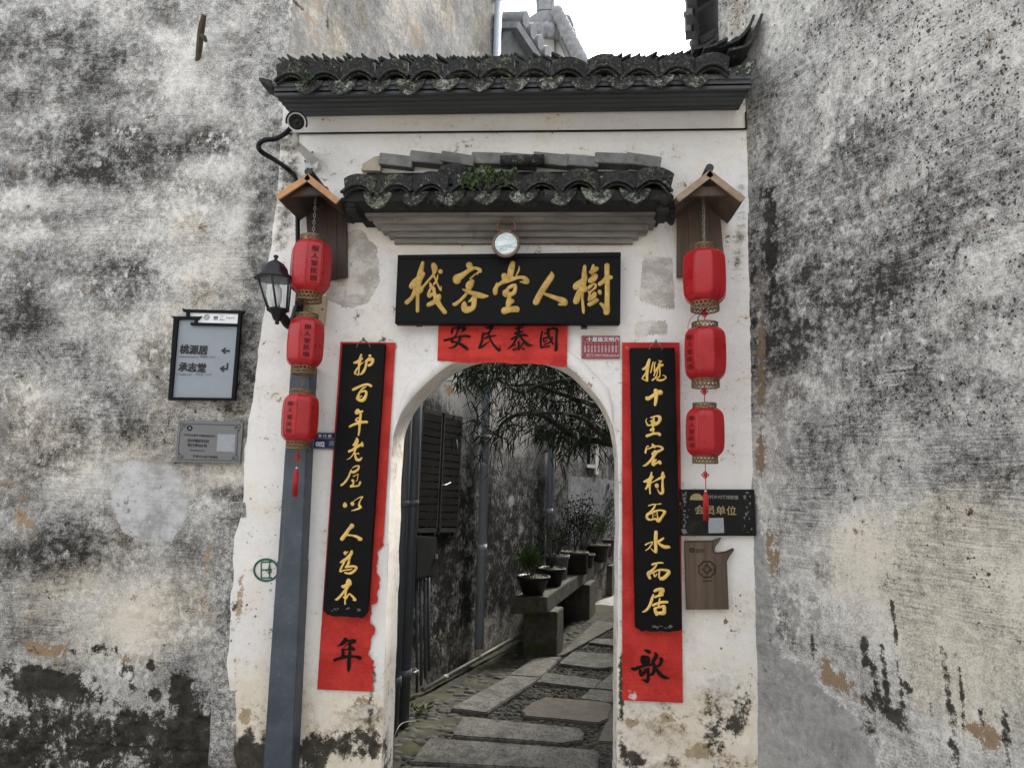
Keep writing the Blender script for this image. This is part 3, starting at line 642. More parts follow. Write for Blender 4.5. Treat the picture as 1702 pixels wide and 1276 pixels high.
win = [uvA(978, 765), uvA(990, 690)]
skipw = lambda cu, cv: (cu > uvA(976, 740)[0]) & (cu < uvA(988, 740)[0]) & (cv > uvA(980, 772)[1]) & (cv < uvA(980, 650)[1])
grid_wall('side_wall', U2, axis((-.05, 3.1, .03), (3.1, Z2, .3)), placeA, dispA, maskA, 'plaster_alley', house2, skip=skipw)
u0, u1, v0, v1 = uvA(976, 740)[0], uvA(988, 740)[0], uvA(980, 772)[1], uvA(980, 650)[1]
def Apt(u, v, d=0): return A0+ADIR*u+ANRM*d+np.array([0, 0, v])
w = MB().add([Apt(u0-.03, v0-.03, -.12), Apt(u1+.03, v0-.03, -.12), Apt(u1+.03, v1+.03, -.12), Apt(u0-.03, v1+.03, -.12)], [(0, 1, 2, 3)]).build('window', 'window_dark', house2)
mb = MB()
for (a, b_, c_, d_) in ((u1, v0-.12, u1+.13, v1), (u0-.05, v0-.04, u1+.02, v0)):
    mb.hexa([Apt(a, b_, .02), Apt(c_, b_, .02), Apt(c_, d_, .02), Apt(a, d_, .02)], [Apt(a, b_, -.14), Apt(c_, b_, -.14), Apt(c_, d_, -.14), Apt(a, d_, -.14)])
mb.build('window_frame', 'far_white', w)
mb = MB()
for i in range(6): t = u0+(u1-u0)*(i+.5)/6; mb.tube([Apt(t, v0, -.06), Apt(t, v1, -.06)], .012, 5)
mb.build('window_bars', 'black_iron', w)
# its tiled eave running away from us
mb = MB()
for i in range(60):
    u = S1+.05+i*.19; zz = Z2+.02
    for k_ in range(2):
        o_ = -.06 if k_ else .28
    a = Apt(u, zz, .30); b_ = Apt(u, zz+.30, -1.0)
    mb.tube([a+[0, 0, .02], b_+[0, 0, .02]], .075, 7)
rf = MB().hexa([Apt(S1-.05, Z2-.04, .27), Apt(S1+13, Z2-.04, .27), Apt(S1+13, Z2+.26, -1.0), Apt(S1-.05, Z2+.26, -1.0)], [Apt(S1-.05, Z2-.1, .25), Apt(S1+13, Z2-.1, .25), Apt(S1+13, Z2+.2, -1.0), Apt(S1-.05, Z2+.2, -1.0)]).build('roof', 'far_tile', house2)
mb.build('roof_tiles', 'far_tile', rf)
mb = MB(); mb.hexa([Apt(S1+.0, Z2-.3, .02), Apt(S1+13, Z2-.3, .02), Apt(S1+13, Z2-.05, .2), Apt(S1, Z2-.05, .2)], [Apt(S1, Z2-.3, -.05), Apt(S1+13, Z2-.3, -.05), Apt(S1+13, Z2-.05, -.05), Apt(S1, Z2-.05, -.05)]); mb.build('cornice', 'far_tile', house2)
# far gable end with tiled cap
fh = thing('house', 'far whitewashed gable with a stepped tile cap, above the gateway roof against the sky', 'house', (0, 11, 0))
FY = 11.0
def c7(x, y): return (860+x/4.479, y/4.479)
px_slab('wall', [c7(60, 900), c7(60, 240), c7(420, 240), c7(520, 900)], FY, 2.5, 'far_white', fh, 0)
cap = px_slab('roof', [c7(85, 225), c7(45, 150), c7(140, 90), c7(205, 70), c7(290, 85), c7(390, 105), c7(425, 190), c7(330, 215), c7(205, 195), c7(120, 215)], FY-.35, 2.6, 'far_tile', fh, .02)
px_slab('finial', [c7(150, 80), c7(155, 10), c7(130, -10), c7(280, -10), c7(255, 20), c7(262, 75)], FY-.3, .4, 'far_tile', fh, .02)
px_slab('verge', [c7(300, 215), c7(425, 190), c7(455, 290), c7(500, 380), c7(520, 520), c7(420, 520), c7(370, 380)], FY-.3, 2.4, 'far_tile', fh, .03)
mb = MB()
for i in range(16):
    x, y = 300+i*12.5, 98+i*24+8*(i % 2); a = PY(*c7(x, y), FY-.42); mb.lathe([(.0, -.12), (.10, -.09), (.11, .02), (.07, .10), (0, .12)], a, 8)
    if i < 6: x2 = 100+i*30; a2 = PY(*c7(x2, 222+8*(i % 2)), FY-.38); mb.lathe([(.0, -.1), (.08, -.06), (.085, .02), (.07, .1)], a2, 10)
mb.build('verge_tiles', 'far_tile', fh)
px_slab('post', [c7(272, 420), c7(272, 235), c7(288, 235), c7(288, 420)], FY-.05, .04, 'far_tile', fh, 0)

oh = thing('house', 'unseen plain house added behind the camera to block low light on the gateway', 'house', (0, -3.6, 0))  # unseen block added across the lane so light falls more from above
MB().hexa([(-12, -3.6, -.05), (12, -3.6, -.05), (12, -7, -.05), (-12, -7, -.05)], [(-12, -3.6, 4.6), (12, -3.6, 4.6), (12, -7, 4.6), (-12, -7, 4.6)]).build('wall', 'ground', oh)
MB().hexa([(-12, -3.1, 4.5), (12, -3.1, 4.5), (12, -5.3, 5.4), (-12, -5.3, 5.4)], [(-12, -3.1, 4.58), (12, -3.1, 4.58), (12, -5.3, 5.48), (-12, -5.3, 5.48)]).build('roof', 'far_tile', oh)
# ================================================================== RIGHT HOUSE
rh = thing('house', 'house with a tall black speckled plaster wall right of the gateway', 'house', tuple(R0))
sR = lambda x, y: float((PR(x, y)-R0) @ RDIR)
uvR = lambda x, y: (sR(x, y), float(PR(x, y)[2]))
SB = -.19
placeR = lambda U, V, D: R0 + U[..., None]*RDIR + D[..., None]*RNRM + V[..., None]*np.array([0, 0, 1.0])
def dispR(U, V):
    d = .02*(fbm(U*1.6, V*1.6, 4, 41)-.5) + .006*(fbm(U*7, V*7, 4, 42)-.5) + .003*(fbm(U*6, V*60, 3, 43)-.5)
    cem = [uvR(x, y) for x, y in CEM]; m_ = Mask(U, V, uvR).poly(0, CEM, 1.0, .02); d += .008*m_.ch[0]
    d -= .004*sstep(.60, .66, fbm(U*30, V*24, 3, 44))*sstep(1.6, 2.4, V)
    return d
CEM = [(1225, 1330), (1240, 760), (1262, 830), (1282, 960), (1300, 1090), (1345, 1105), (1365, 1140), (1420, 1185), (1450, 1240), (1475, 1330)]
def maskR(U, V):
    m_ = Mask(U, V, uvR)
    m_.poly(2, CEM, .85, .03); m_.ch[2] += .25*(fbm(U*3, V*4, 3, 77)-.5)*m_.ch[2]
    for a in [(1320, 1000, 13, 32, .62), (1352, 1010, 13, 30, .62), (1380, 862, 8, 26, .5), (1296, 1010, 6, 8, .6), (1620, 968, 26, 6, .5), (1556, 960, 16, 6, .35), (1298, 700, 14, 24, .55), (1370, 690, 34, 20, .5), (1310, 740, 16, 20, .5), (1330, 880, 30, 60, .2)]: m_.ell(2, *a, .3)
    m_.ch[0] += .38*sstep(1.8, 2.4, V)*sstep(3.7, 2.9, V)*sstep(1.5, .3, U)
    for a in [(1300, 480, 60, 130, .55), (1350, 560, 110, 100, .5), (1400, 470, 140, 70, .35), (1450, 260, 130, 90, .3), (1290, 250, 30, 120, .35), (1560, 560, 140, 60, .3), (1620, 330, 80, 80, .3), (1360, 730, 70, 50, .4), (1500, 650, 140, 40, .3), (1370, 350, 60, 60, .3), (1640, 640, 60, 20, .4), (1372, 950, 16, 30, .7), (1600, 780, 90, 40, .15)]: m_.ell(0, *a)
    for a in [(1560, 940, 190, 120, -.60), (1650, 1060, 130, 200, -.40), (1420, 960, 70, 110, -.45), (1540, 1130, 110, 100, -.3), (1290, 60, 60, 110, -.3), (1480, 60, 130, 60, -.25), (1590, 220, 90, 80, -.25)]: m_.ell(0, *a)
    m_.poly(1, [(1366, 1085), (1440, 1150), (1440, 1180), (1365, 1140)], .60, .03); m_.ell(1, 1630, 1225, 40, 30, .45, .7)
    for a in [(1267, 620, 7, 180, .65), (1280, 900, 7, 60, .65), (1293, 920, 5, 40, .55), (1470, 330, 10, 30, .4), (1475, 300, 5, 20, .5), (1262, 760, 6, 60, .5)]: m_.ell(1, *a)
    for a in [(1283, 380, 11, 90, .75), (1266, 370, 10, 90, .4), (1252, 480, 6, 110, .45), (1283, 470, 10, 60, .35), (1316, 1075, 6, 22, .4), (1352, 1075, 8, 24, .5)]: m_.ell(3, *a)
    for a in [(1436, 1065, 1436, 1100, 6, .8), (1450, 1100, 1456, 1150, 7, .62), (1466, 1075, 1474, 1160, 5, .62), (1482, 1000, 1490, 1070, 4, .8), (1490, 1090, 1500, 1170, 4, .6), (1452, 990, 1455, 1010, 3, .6), (1440, 1160, 1490, 1185, 14, .55), (1565, 1080, 1578, 1170, 7, .62), (1582, 1180, 1588, 1280, 10, .66),
              (1595, 1110, 1602, 1210, 4, .7), (1546, 1150, 1546, 1190, 3, .5), (1668, 1180, 1676, 1270, 7, .66), (1628, 1185, 1632, 1200, 4, .5), (1440, 1190, 1470, 1270, 8, .35), (1480, 1190, 1580, 1240, 10, .35), (1505, 1135, 1512, 1145, 7, .7), (1455, 1080, 1470, 1120, 18, .25)]: m_.cap(3, *a)
    m_.ch[4] += .50*sstep(1.4, 2.2, V) + .24
    for a in [(1600, 200, 150, 220, .55), (1480, 120, 80, 120, .3), (1560, 420, 150, 80, .4), (1530, 210, 20, 60, .4), (1640, 80, 80, 70, .4), (1500, 650, 140, 60, .25), (1450, 780, 60, 40, .35), (1600, 930, 100, 40, .3), (1410, 830, 30, 40, .5), (1620, 680, 60, 30, .5), (1280, 150, 60, 120, -.35), (1290, 700, 50, 200, -.3)]: m_.ell(4, *a)
    for a in [(1600, 950, 160, 150, .8), (1480, 1000, 120, 120, .6), (1650, 1150, 100, 120, .8), (1390, 920, 60, 60, .4), (1228, 130, 14, 160, .9), (1240, 260, 12, 60, .9), (1560, 1150, 80, 60, .5)]: m_.ell(5, *a)  # cream on the far upper edge puts warm light into the plaster
    return m_
grid_wall('front_wall', axis((SB, .0, .02), (0, 1.45, .0085), (1.45, 5, .25)), axis((-.1, .2, .05), (.2, 4.1, .0095), (4.1, 7, .25)), placeR, dispR, maskR, 'plaster_right', rh, flip=True)
# back wall along the alley with its eave
b0 = R0+RDIR*SB; BAZ = R(14.0); BD = np.array([math.sin(BAZ), math.cos(BAZ), 0]); BN = np.array([-math.cos(BAZ), math.sin(BAZ), 0]); ZE = 5.15
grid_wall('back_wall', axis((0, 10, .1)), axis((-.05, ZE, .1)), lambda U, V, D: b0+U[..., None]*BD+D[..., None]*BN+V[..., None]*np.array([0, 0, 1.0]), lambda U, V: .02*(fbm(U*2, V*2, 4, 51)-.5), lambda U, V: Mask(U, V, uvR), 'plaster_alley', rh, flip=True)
mb = MB(); mb.add([b0+[0, 0, ZE], b0+BD*10+[0, 0, ZE], b0+BD*10+[3, 0, ZE], b0+[3, 0, ZE]], [(0, 1, 2, 3)])
def Bpt(u, v, d): return b0+BD*u+BN*d+np.array([0, 0, v])
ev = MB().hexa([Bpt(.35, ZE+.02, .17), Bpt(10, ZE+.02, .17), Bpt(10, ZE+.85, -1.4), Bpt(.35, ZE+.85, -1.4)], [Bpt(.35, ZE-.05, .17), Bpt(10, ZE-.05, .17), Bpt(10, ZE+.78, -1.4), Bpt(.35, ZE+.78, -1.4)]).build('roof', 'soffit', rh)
mb = MB()
for i in range(50):
    a = Bpt(.4+i*.19, ZE+.0, .21+.02*(i % 3)); mb.tube([a, a-BN*1.4+np.array([0, 0, .8])], .085, 8)
    mb.box(a+np.array([0, 0, -.05]), (.05, .12, .13), Matrix.Rotation(-BAZ, 3, 'Z'))
mb.build('roof_tiles', 'far_tile', ev)

# ================================================================== GATEWAY
gate = thing('gateway', 'whitewashed gateway with round arched opening and two mossy tiled roofs', 'gateway', (-.3, GY, 0))
arch_px = [(631, 1330), (634, 1250), (640, 1080), (645, 920), (650, 780), (651.6, 750), (655, 719), (667, 688), (686.5, 660), (717.6, 629), (748.6, 606), (790, 591), (840, 586), (895, 591), (944, 610), (975, 639), (1001, 670), (1016.5, 703), (1023.5, 734), (1026.5, 765), (1028, 830), (1027, 1000), (1025, 1250), (1025, 1330)]
AP = catmull([PY(x, y, GY) for x, y in arch_px], 12)
def resample(P, n, keys=None):
    L = np.concatenate([[0], np.cumsum(np.linalg.norm(np.diff(P, axis=0), axis=1))]); t = np.linspace(0, L[-1], n) if keys is None else keys*L[-1]
    return np.stack([np.interp(t, L, P[:, i]) for i in range(3)], 1), L
NA, MA = 420, 84
AP, LA = resample(AP, NA)
AP[:, 0] += .006*(fbm(AP[:, 2]*9, AP[:, 0]*9, 4, 61)-.5)*sstep(1.9, 1.0, AP[:, 2])
ZT = 3.78
ragged = [(392, 1330), (390, 1276), (384, 1200), (377, 1100), (383, 1000), (391, 900), (402, 830), (411, 720), (424, 620), (436, 540), (446, 430), (461, 330), (466, 230), (470, 190), (474, 60)]
rg = np.array([PY(x, y, GY) for x, y in ragged]); zz = np.linspace(-.1, ZT, 170)
rx = np.interp(zz, rg[:, 2], rg[:, 0]); rx += .03*(fbm(zz*9, zz*0+3, 5, 62)-.5)*sstep(3.3, 2.6, zz)
outer = np.concatenate([np.stack([rx, zz*0+GY, zz], 1), np.stack([np.linspace(rx[-1], XR+.04, 120)[1:], np.full(119, GY), np.full(119, ZT)], 1), np.stack([np.full(170, XR+.04), np.full(170, GY), np.linspace(ZT, -.1, 170)], 1)[1:]])
LO = np.concatenate([[0], np.cumsum(np.linalg.norm(np.diff(outer, axis=0), axis=1))])
# match jamb feet, springing, crown on both paths
kA = [0, float(np.interp(1.65, AP[:NA//3, 2], np.linspace(0, 1, NA)[:NA//3])), .5, 1-float(np.interp(1.65, AP[::-1][:NA//3, 2], np.linspace(0, 1, NA)[:NA//3])), 1]
kO = [0, float(np.interp(2.3, zz, LO[:170]))/LO[-1], float((LO[170]+ (LO[288]-LO[170])*.5)/LO[-1]), float((LO[-1]-2.4)/LO[-1]), 1]
tO = np.interp(np.linspace(0, 1, NA), kA, kO)
OUT = np.stack([np.interp(tO*LO[-1], LO, outer[:, i]) for i in range(3)], 1)
wgt = np.linspace(0, 1, MA)[None, :, None]
G3 = AP[:, None, :]*(1-wgt) + OUT[:, None, :]*wgt
Ug, Vg = G3[..., 0], G3[..., 2]
uvG = lambda x, y: (PY(x, y, GY)[0], PY(x, y, GY)[2])
lowz = uvG(600, 1150)[1]
dg = .006*(fbm(Ug*2, Vg*2, 3, 63)-.5)*.6 + sstep(lowz+.1, lowz-.25, Vg)*(.014*(fbm(Ug*8, Vg*8, 5, 64)-.62) - .010*sstep(.5, .53, fbm(Ug*7+5, Vg*7, 5, 65)))
edge = sstep(.10, .0, Ug-np.interp(Vg, zz, rx)); dg -= .004*edge*fbm(Ug*20, Vg*20, 3, 66)
G3[..., 1] -= dg
mG = Mask(Ug, Vg, uvG)
for a in [(648, 576, 14, 12, .85), (1015, 385, 60, 22, .3), (640, 395, 20, 20, .35), (1070, 390, 40, 40, .35), (1200, 1130, 30, 20, .5), (600, 1180, 30, 14, .6)]: mG.ell(2, *a, .3)
mG.poly(2, [(540, 400), (600, 378), (628, 412), (633, 468), (612, 506), (575, 514), (540, 498)], .9, .012); mG.poly(2, [(1067, 430), (1118, 425), (1124, 520), (1096, 512), (1062, 500)], .9, .012); mG.poly(2, [(1056, 534), (1112, 530), (1110, 558), (1054, 560)], .85, .012)
for a in [(480, 300, 15, 110, 1.3), (474, 240, 12, 40, 1.0), (462, 440, 12, 60, .7), (1232, 350, 9, 60, .9), (1226, 420, 8, 60, .5), (440, 360, 22, 60, .55), (450, 290, 14, 40, .6), (470, 330, 12, 30, .35), (1200, 1160, 40, 50, .55), (480, 640, 6, 200, .1), (540, 900, 8, 100, .35), (610, 1190, 40, 30, .5), (470, 1130, 60, 20, .2), (1150, 940, 30, 60, .2), (1190, 980, 60, 80, .22), (860, 265, 300, 10, .25), (1035, 900, 5, 260, .5), (1150, 1080, 12, 60, .3), (1150, 430, 40, 30, .12), (700, 560, 40, 30, .12)]: mG.ell(0, *a)
for a in [(398, 1000, 5, 60, .55), (392, 1110, 5, 30, .4), (405, 1190, 10, 14, .5), (597, 1170, 20, 16, .6), (1050, 1200, 12, 10, .6), (1110, 1190, 16, 8, .4), (640, 1200, 6, 30, .5), (1160, 1250, 20, 10, .5), (395, 820, 5, 30, .7)]: mG.ell(1, *a)
zb = uvG(600, 1240)[1]; mG.ch[3] += .75*sstep(zb+.08, zb-.08, Vg)*sstep(.5, .62, fbm(Ug*3+1, Vg*2, 4, 67)+.12)
for a in [(430, 1262, 44, 22, .8), (525, 1240, 40, 24, .5), (590, 1235, 34, 30, .55), (618, 1130, 8, 60, .5), (625, 1240, 10, 40, .5), (1200, 1212, 34, 34, .55), (1230, 1190, 16, 40, .5), (1050, 1262, 24, 14, .8), (1035, 1240, 8, 20, .6), (1033, 1150, 5, 60, .6), (1110, 1262, 20, 10, .4), (408, 1225, 10, 20, .5), (560, 1170, 10, 12, .4)]: mG.ell(3, *a)
bz = uvG(600, 1120)[1]; mG.ch[0] += .62*sstep(bz+.16, bz-.30, Vg); mG.ch[5] += .75*sstep(bz+.10, bz-.25, Vg); mG.ch[1] += .16*sstep(bz, bz-.2, Vg); mG.ch[5] += .20; mG.ch[4] += .15; mG.ell(4, 700, 410, 60, 10, .2); mG.ell(4, 1180, 1000, 60, 100, .3); mG.ell(4, 420, 950, 40, 200, .25)
for a in [(850, 200, 400, 10, .3), (600, 1200, 60, 40, .7), (430, 1190, 40, 40, .6), (1190, 1120, 60, 100, .35), (1100, 330, 100, 60, .2), (640, 390, 80, 30, .4), (1010, 400, 60, 20, .45), (420, 1080, 40, 120, .25)]: mG.ell(5, *a)
idx = np.arange(NA*MA).reshape(NA, MA); q = np.stack([idx[:-1, :-1], idx[:-1, 1:], idx[1:, 1:], idx[1:, :-1]], -1).reshape(-1, 4)
mesh_np('wall', G3.reshape(-1, 3), q[:, ::-1], mG, 'plaster_gate', gate)
# reveal of the arch, back face and ragged plaster edge
dep = np.linspace(0, .25, 12)[None, :, None]*np.array([0, 1.0, 0]); RV = AP[:, None, :]+dep; RV[:, :, 0] += .008*(fbm(RV[..., 2]*6, RV[..., 1]*9, 3, 71)-.5)
RV[:, 0, 1] = G3[:, 0, 1]; idx = np.arange(NA*12).reshape(NA, 12); q = np.stack([idx[:-1, :-1], idx[:-1, 1:], idx[1:, 1:], idx[1:, :-1]], -1).reshape(-1, 4)
mR_ = Mask(RV[..., 0], RV[..., 2], uvG); mR_.ch[0] += .35; mR_.ch[3] += .6*sstep(.45, .05, RV[..., 2]); mR_.ch[5] += .5
mesh_np('arch_reveal', RV.reshape(-1, 3), q, mR_, 'plaster_gate', gate)
bk = OUT.copy(); bk[:, 1] = GY+.25; a2 = AP.copy(); a2[:, 1] = GY+.25
mb = MB(); mb.add(list(a2)+list(bk), [(i, i+1, NA+i+1, NA+i) for i in range(NA-1)]); mb.build('back_face', 'plaster_alley', gate)
mb = MB(); e_ = G3[:170, -1, :]; mb.add(list(e_)+[np.array([p_[0]+.004, LWY+.03, p_[2]]) for p_ in e_], [(i, 170+i, 171+i, i+1) for i in range(169)]); mb.build('plaster_edge', 'tile_beige', gate)
# raised band round the arch
sel = [i for i in range(NA) if AP[i, 2] > 1.83]; band = AP[sel]; Tn = np.gradient(band, axis=0); Tn /= np.linalg.norm(Tn, axis=1)[:, None]; Nn = np.cross(Tn, np.array([0, 1.0, 0])); Nn *= np.sign(Nn[len(sel)//2, 2])
n_ = len(sel); vs2 = []
wd = .068*np.minimum(1, np.minimum(np.arange(n_), np.arange(n_)[::-1])/14+.05)
for i in range(n_):
    o_ = band[i]; w_ = wd[i]
    for (u, d) in ((-.001, .0), (-.001, -.014), (w_*.9, -.015), (w_, -.004), (w_+.004, .004)): vs2.append(o_+Nn[i]*u+np.array([0, d, 0]))
mb = MB().add(vs2, [(i*5+j, i*5+j+1, (i+1)*5+j+1, (i+1)*5+j) for i in range(n_-1) for j in range(4)], True); o = mb.build('arch_moulding', 'plaster_gate', gate)
b = bmesh.new(); b.from_mesh(o.data); bmesh.ops.recalc_face_normals(b, faces=b.faces); b.to_mesh(o.data); b.free()

# --- tiles
def flange_mesh(w, h, sag, name, mat, parent, loc, lean=.25):
    mb = MB(); n = 14; F_ = []
    for th in (0, .02):
        for lv in range(4):
            for i in range(n+1):
                t = -1+2*i/n; zb_ = sag*(1-t*t); zt = h+sag*.8*(1-t*t); z_ = zb_+(zt-zb_)*lv/3; sh = 1-.10*(1-lv/3)
                F_.append((t*w/2*sh, th-lean*z_-.02*(1-t*t)*.0+.012*t*t, z_))
    N = n+1; fs = []
    for s_ in range(2):
        for lv in range(3):
            for i in range(n):
                a = s_*4*N+lv*N+i; qd = (a, a+1, a+N+1, a+N); fs.append(qd if s_ == 0 else qd[::-1])
    for i in range(n):
        fs.append((i, 4*N+i, 4*N+i+1, i+1)); a = 3*N+i; fs.append((a, a+1, 4*N+a+1, 4*N+a))
    for e in (0, n):
        for lv in range(3): a = lv*N+e; qd = (a, a+N, 4*N+a+N, 4*N+a); fs.append(qd if e == 0 else qd[::-1])
    mb.add(F_, fs, False)
    for (rr, y0, th, zo) in ((.50, -.018, .012, -.002), (.44, .0, .012, -.012)):       # stacked cover tiles behind the flange
        vs_3 = []; L = .42
        for (yy_, zz_) in ((y0, 0), (L, L*.42)):
            for k_ in (0, th):
                for i in range(n+1):
                    t = -1+2*i/n; r_ = w*rr-k_*.3; vs_3.append((t*r_, yy_, zz_+zo+sag*1.25*(1-t*t)-k_-.020*abs(t)**2.2))
        fs2 = []
        for i in range(n): fs2 += [(i, i+1, 2*N+i+1, 2*N+i), (N+i+1, N+i, 3*N+i, 3*N+i+1), (i+1, i, N+i, N+i+1)]
        mb.add(vs_3, fs2, True)
    return mb
def drip_mesh(w, h):
    mb = MB(); n = 18; N = n+1; F_ = []
    for th in (0, .014):
        for lv in range(4):
            for i in range(N):
                t = -1+2*i/n; a = abs(t); zt = .004+.016*a**1.5; zb_ = -h*max(0, 1-a*a)**.62+.014*a; z_ = zb_+(zt-zb_)*lv/3
                F_.append((t*w/2, th+.3*z_-.012*(1-a*a)+.003*math.sin(7*t), z_))
    fs = []
    for s_ in range(2):
        for lv in range(3):
            for i in range(n): a = s_*4*N+lv*N+i; qd = (a, a+1, a+N+1, a+N); fs.append(qd if s_ == 0 else qd[::-1])
    for i in range(n): fs.append((i, 4*N+i, 4*N+i+1, i+1)); a = 3*N+i; fs.append((a, a+1, 4*N+a+1, 4*N+a))
    mb.add(F_, fs, False)
    vs_3 = [(t*w/2, y, z+.016*abs(t)**1.5) for (y, z) in ((.005, .01), (.42, .19)) for t in np.linspace(-1, 1, N)]
    vs_3 += [(x, y, z-.014) for x, y, z in vs_3]
    mb.add(vs_3, [(i, i+1, N+i+1, N+i) for i in range(n)]+[(2*N+i+1, 2*N+i, 3*N+i, 3*N+i+1) for i in range(n)], True)
    return mb
def tile_row(roof, xs, zf, Yf, w, h, sag, dw, dh, zd, mtc='tile', mtd='tile_drip', skip=()):
    rr = random.Random(int(len(xs)*7+h*1000)); off = Vector(WL[roof.name]); fo = do = None
    for i, x in enumerate(xs):
        p_ = Vector((x+rr.uniform(-.004, .004), Yf+rr.uniform(-.012, .012), zf(x)+rr.uniform(-.007, .007)))
        if i not in skip:
            if fo is None: fo = flange_mesh(w, h, sag, '', '', None, None).build('cover_tile', mtc, roof, .0, origin=None); fo.parent = roof; WL[fo.name] = Vector((0, 0, 0)); o = fo; o.data.transform(Matrix.Translation(off))
            else: o = fo.copy(); COL.objects.link(o)
            o.parent = roof; o.location = p_-off; o.rotation_euler = (rr.uniform(-.12, .10), rr.uniform(-.10, .10), rr.uniform(-.12, .12)); s_ = rr.uniform(.95, 1.04); o.scale = (s_, 1, rr.uniform(.9, 1.08))
    for i in range(len(xs)-1):
        p_ = Vector(((xs[i]+xs[i+1])/2, Yf+.012, zf((xs[i]+xs[i+1])/2)+zd))
        if do is None: do = drip_mesh(dw, dh).build('drip_tile', mtd, roof); o = do; o.data.transform(Matrix.Translation(off))
        else: o = do.copy(); COL.objects.link(o)
        o.parent = roof; o.location = p_-off; o.rotation_euler = (rr.uniform(-.1, .08), rr.uniform(-.09, .09), rr.uniform(-.1, .1)); o.scale = (rr.uniform(.94, 1.06), 1, rr.uniform(.9, 1.1))
# upper roof
UY = GY-.30
def U3(x, y): return PY(x, y, UY)
xa, xb_ = U3(455, 128)[0], U3(1222, 118)[0]; pitch_ = (U3(515, 120)[0]-U3(455, 120)[0])
NT = 13; xs_u = np.linspace(U3(484, 125)[0], U3(1185, 120)[0], NT)
zl, zr = U3(484, 129)[2], U3(1185, 117)[2]
zfu = lambda x: float(np.interp(x, [xs_u[0], xs_u[-1]], [zl, zr]))
zs0, zs1 = PY(480, 196, GY)[2], PY(1238, 184, GY)[2]
x0, x1 = U3(452, 140)[0], U3(1251, 140)[0]
up = MB(); zsu = U3(840, 143)[2]
up.hexa([(x0, UY+.03, zsu), (x1, UY+.03, zsu), (x1, GY-.01, zs1+.0), (x0+.0, GY-.01, zs0)], [(x0, UY+.03, zsu+.06), (x1, UY+.03, zsu+.06), (x1, GY-.01, zs1+.25), (x0, GY-.01, zs0+.25)])
up.hexa([(x0, UY+.02, zsu+.03), (x1, UY+.02, zsu+.03), (x1, GY+.2, zsu+.26), (x0, GY+.2, zsu+.26)], [(x0, UY+.02, zsu+.045), (x1, UY+.02, zsu+.045), (x1, GY+.2, zsu+.275), (x0, GY+.2, zsu+.275)])
for i in range(5):           # courses of boards on the sloping underside
    t0, t1 = i/5, (i+.92)/5; ya, yb = UY+.03+(GY-UY-.05)*t0, UY+.03+(GY-UY-.05)*t1; za, zb2 = zsu+(zs0-zsu)*t0, zsu+(zs0-zsu)*t1
    up.hexa([(x0+.002, ya, za-.004-.012*(5-i)/5), (x1, ya, za-.004-.012*(5-i)/5), (x1, yb, zb2-.004), (x0+.002, yb, zb2-.004)], [(x0+.002, ya, za+.01), (x1, ya, za+.01), (x1, yb, zb2+.01), (x0+.002, yb, zb2+.01)])
up.hexa([(x0+.03, UY+.06, zsu+.0), (x1-.02, UY+.06, zsu+.0), (x1-.02, UY+.09, zsu+.0), (x0+.03, UY+.09, zsu+.0)], [(x0+.03, UY+.06, zsu+.075), (x1-.02, UY+.06, zsu+.075), (x1-.02, UY+.09, zsu+.075), (x0+.03, UY+.09, zsu+.075)])
for i in range(NT-1): xm = (xs_u[i]+xs_u[i+1])/2; up.box((xm, UY+.055, zfu(xm)+.012), (.07, .05, .085))
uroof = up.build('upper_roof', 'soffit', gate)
pu = float(xs_u[1]-xs_u[0]); tile_row(uroof, list(xs_u), zfu, UY, pu*.95, .061, .024, pu*.86, .078, -.028)
# ridge of tiles standing on edge, leaning outwards, swept up at the right end
rm = MB(); RYR = GY+.08; rr = random.Random(5)
xr0, xr1 = PY(505, 100, RYR)[0], PY(1215, 90, RYR)[0]; nR = 120
for i in range(nR):
    x = xr0+(xr1-xr0)*i/nR; t = (x-xr0)/(xr1-xr0); zt = float(np.interp(x, [xr0, xr1], [PY(505, 95, RYR)[2], PY(1215, 88, RYR)[2]]))+rr.uniform(-.012, .012)
    ang = -1.0 if t < .66 else 1.0
    ang += rr.uniform(-.10, .10)
    rm.box((x+.05*math.sin(ang), RYR+rr.uniform(-.02, .02), zt-.112), (.010, .17, .20), Matrix.Rotation(ang, 3, 'Y'))
rm.hexa([(x0, RYR-.12, zsu+.15), (XR+.05, RYR-.12, zsu+.15), (XR+.05, RYR+.12, zsu+.15), (x0, RYR+.12, zsu+.15)], [(x0+.1, RYR-.06, zsu+.27), (XR+.02, RYR-.06, zsu+.27), (XR+.02, RYR+.06, zsu+.27), (x0+.1, RYR+.06, zsu+.27)])
rm.build('ridge_tiles', 'tile_ridge', uroof)
tl_ = MB()
for i, (pts, wdt) in enumerate([([(1196, 92), (1222, 82), (1240, 62), (1249, 42)], .16), ([(1206, 100), (1236, 92), (1253, 66), (1262, 40)], .16), ([(1180, 96), (1200, 92), (1222, 78)], .15), ([(1166, 96), (1185, 90), (1205, 80)], .15), ([(1150, 96), (1166, 92), (1186, 80)], .14)]):
    Yq = GY-.06-.03*(i % 2); C_ = catmull([PY(x, y, Yq) for x, y in pts], 6)
    for j in range(len(C_)-1):
        a, b_ = C_[j], C_[j+1]; d = np.array([0, wdt/2, 0]); n_ = np.array([-(b_-a)[2], 0, (b_-a)[0]]); n_ = n_/np.linalg.norm(n_)*.014
        tl_.hexa([a-d, b_-d, b_+d, a+d], [a-d+n_, b_-d+n_, b_+d+n_, a+d+n_])
tl_.build('tail_tiles', 'tile_ridge', uroof)
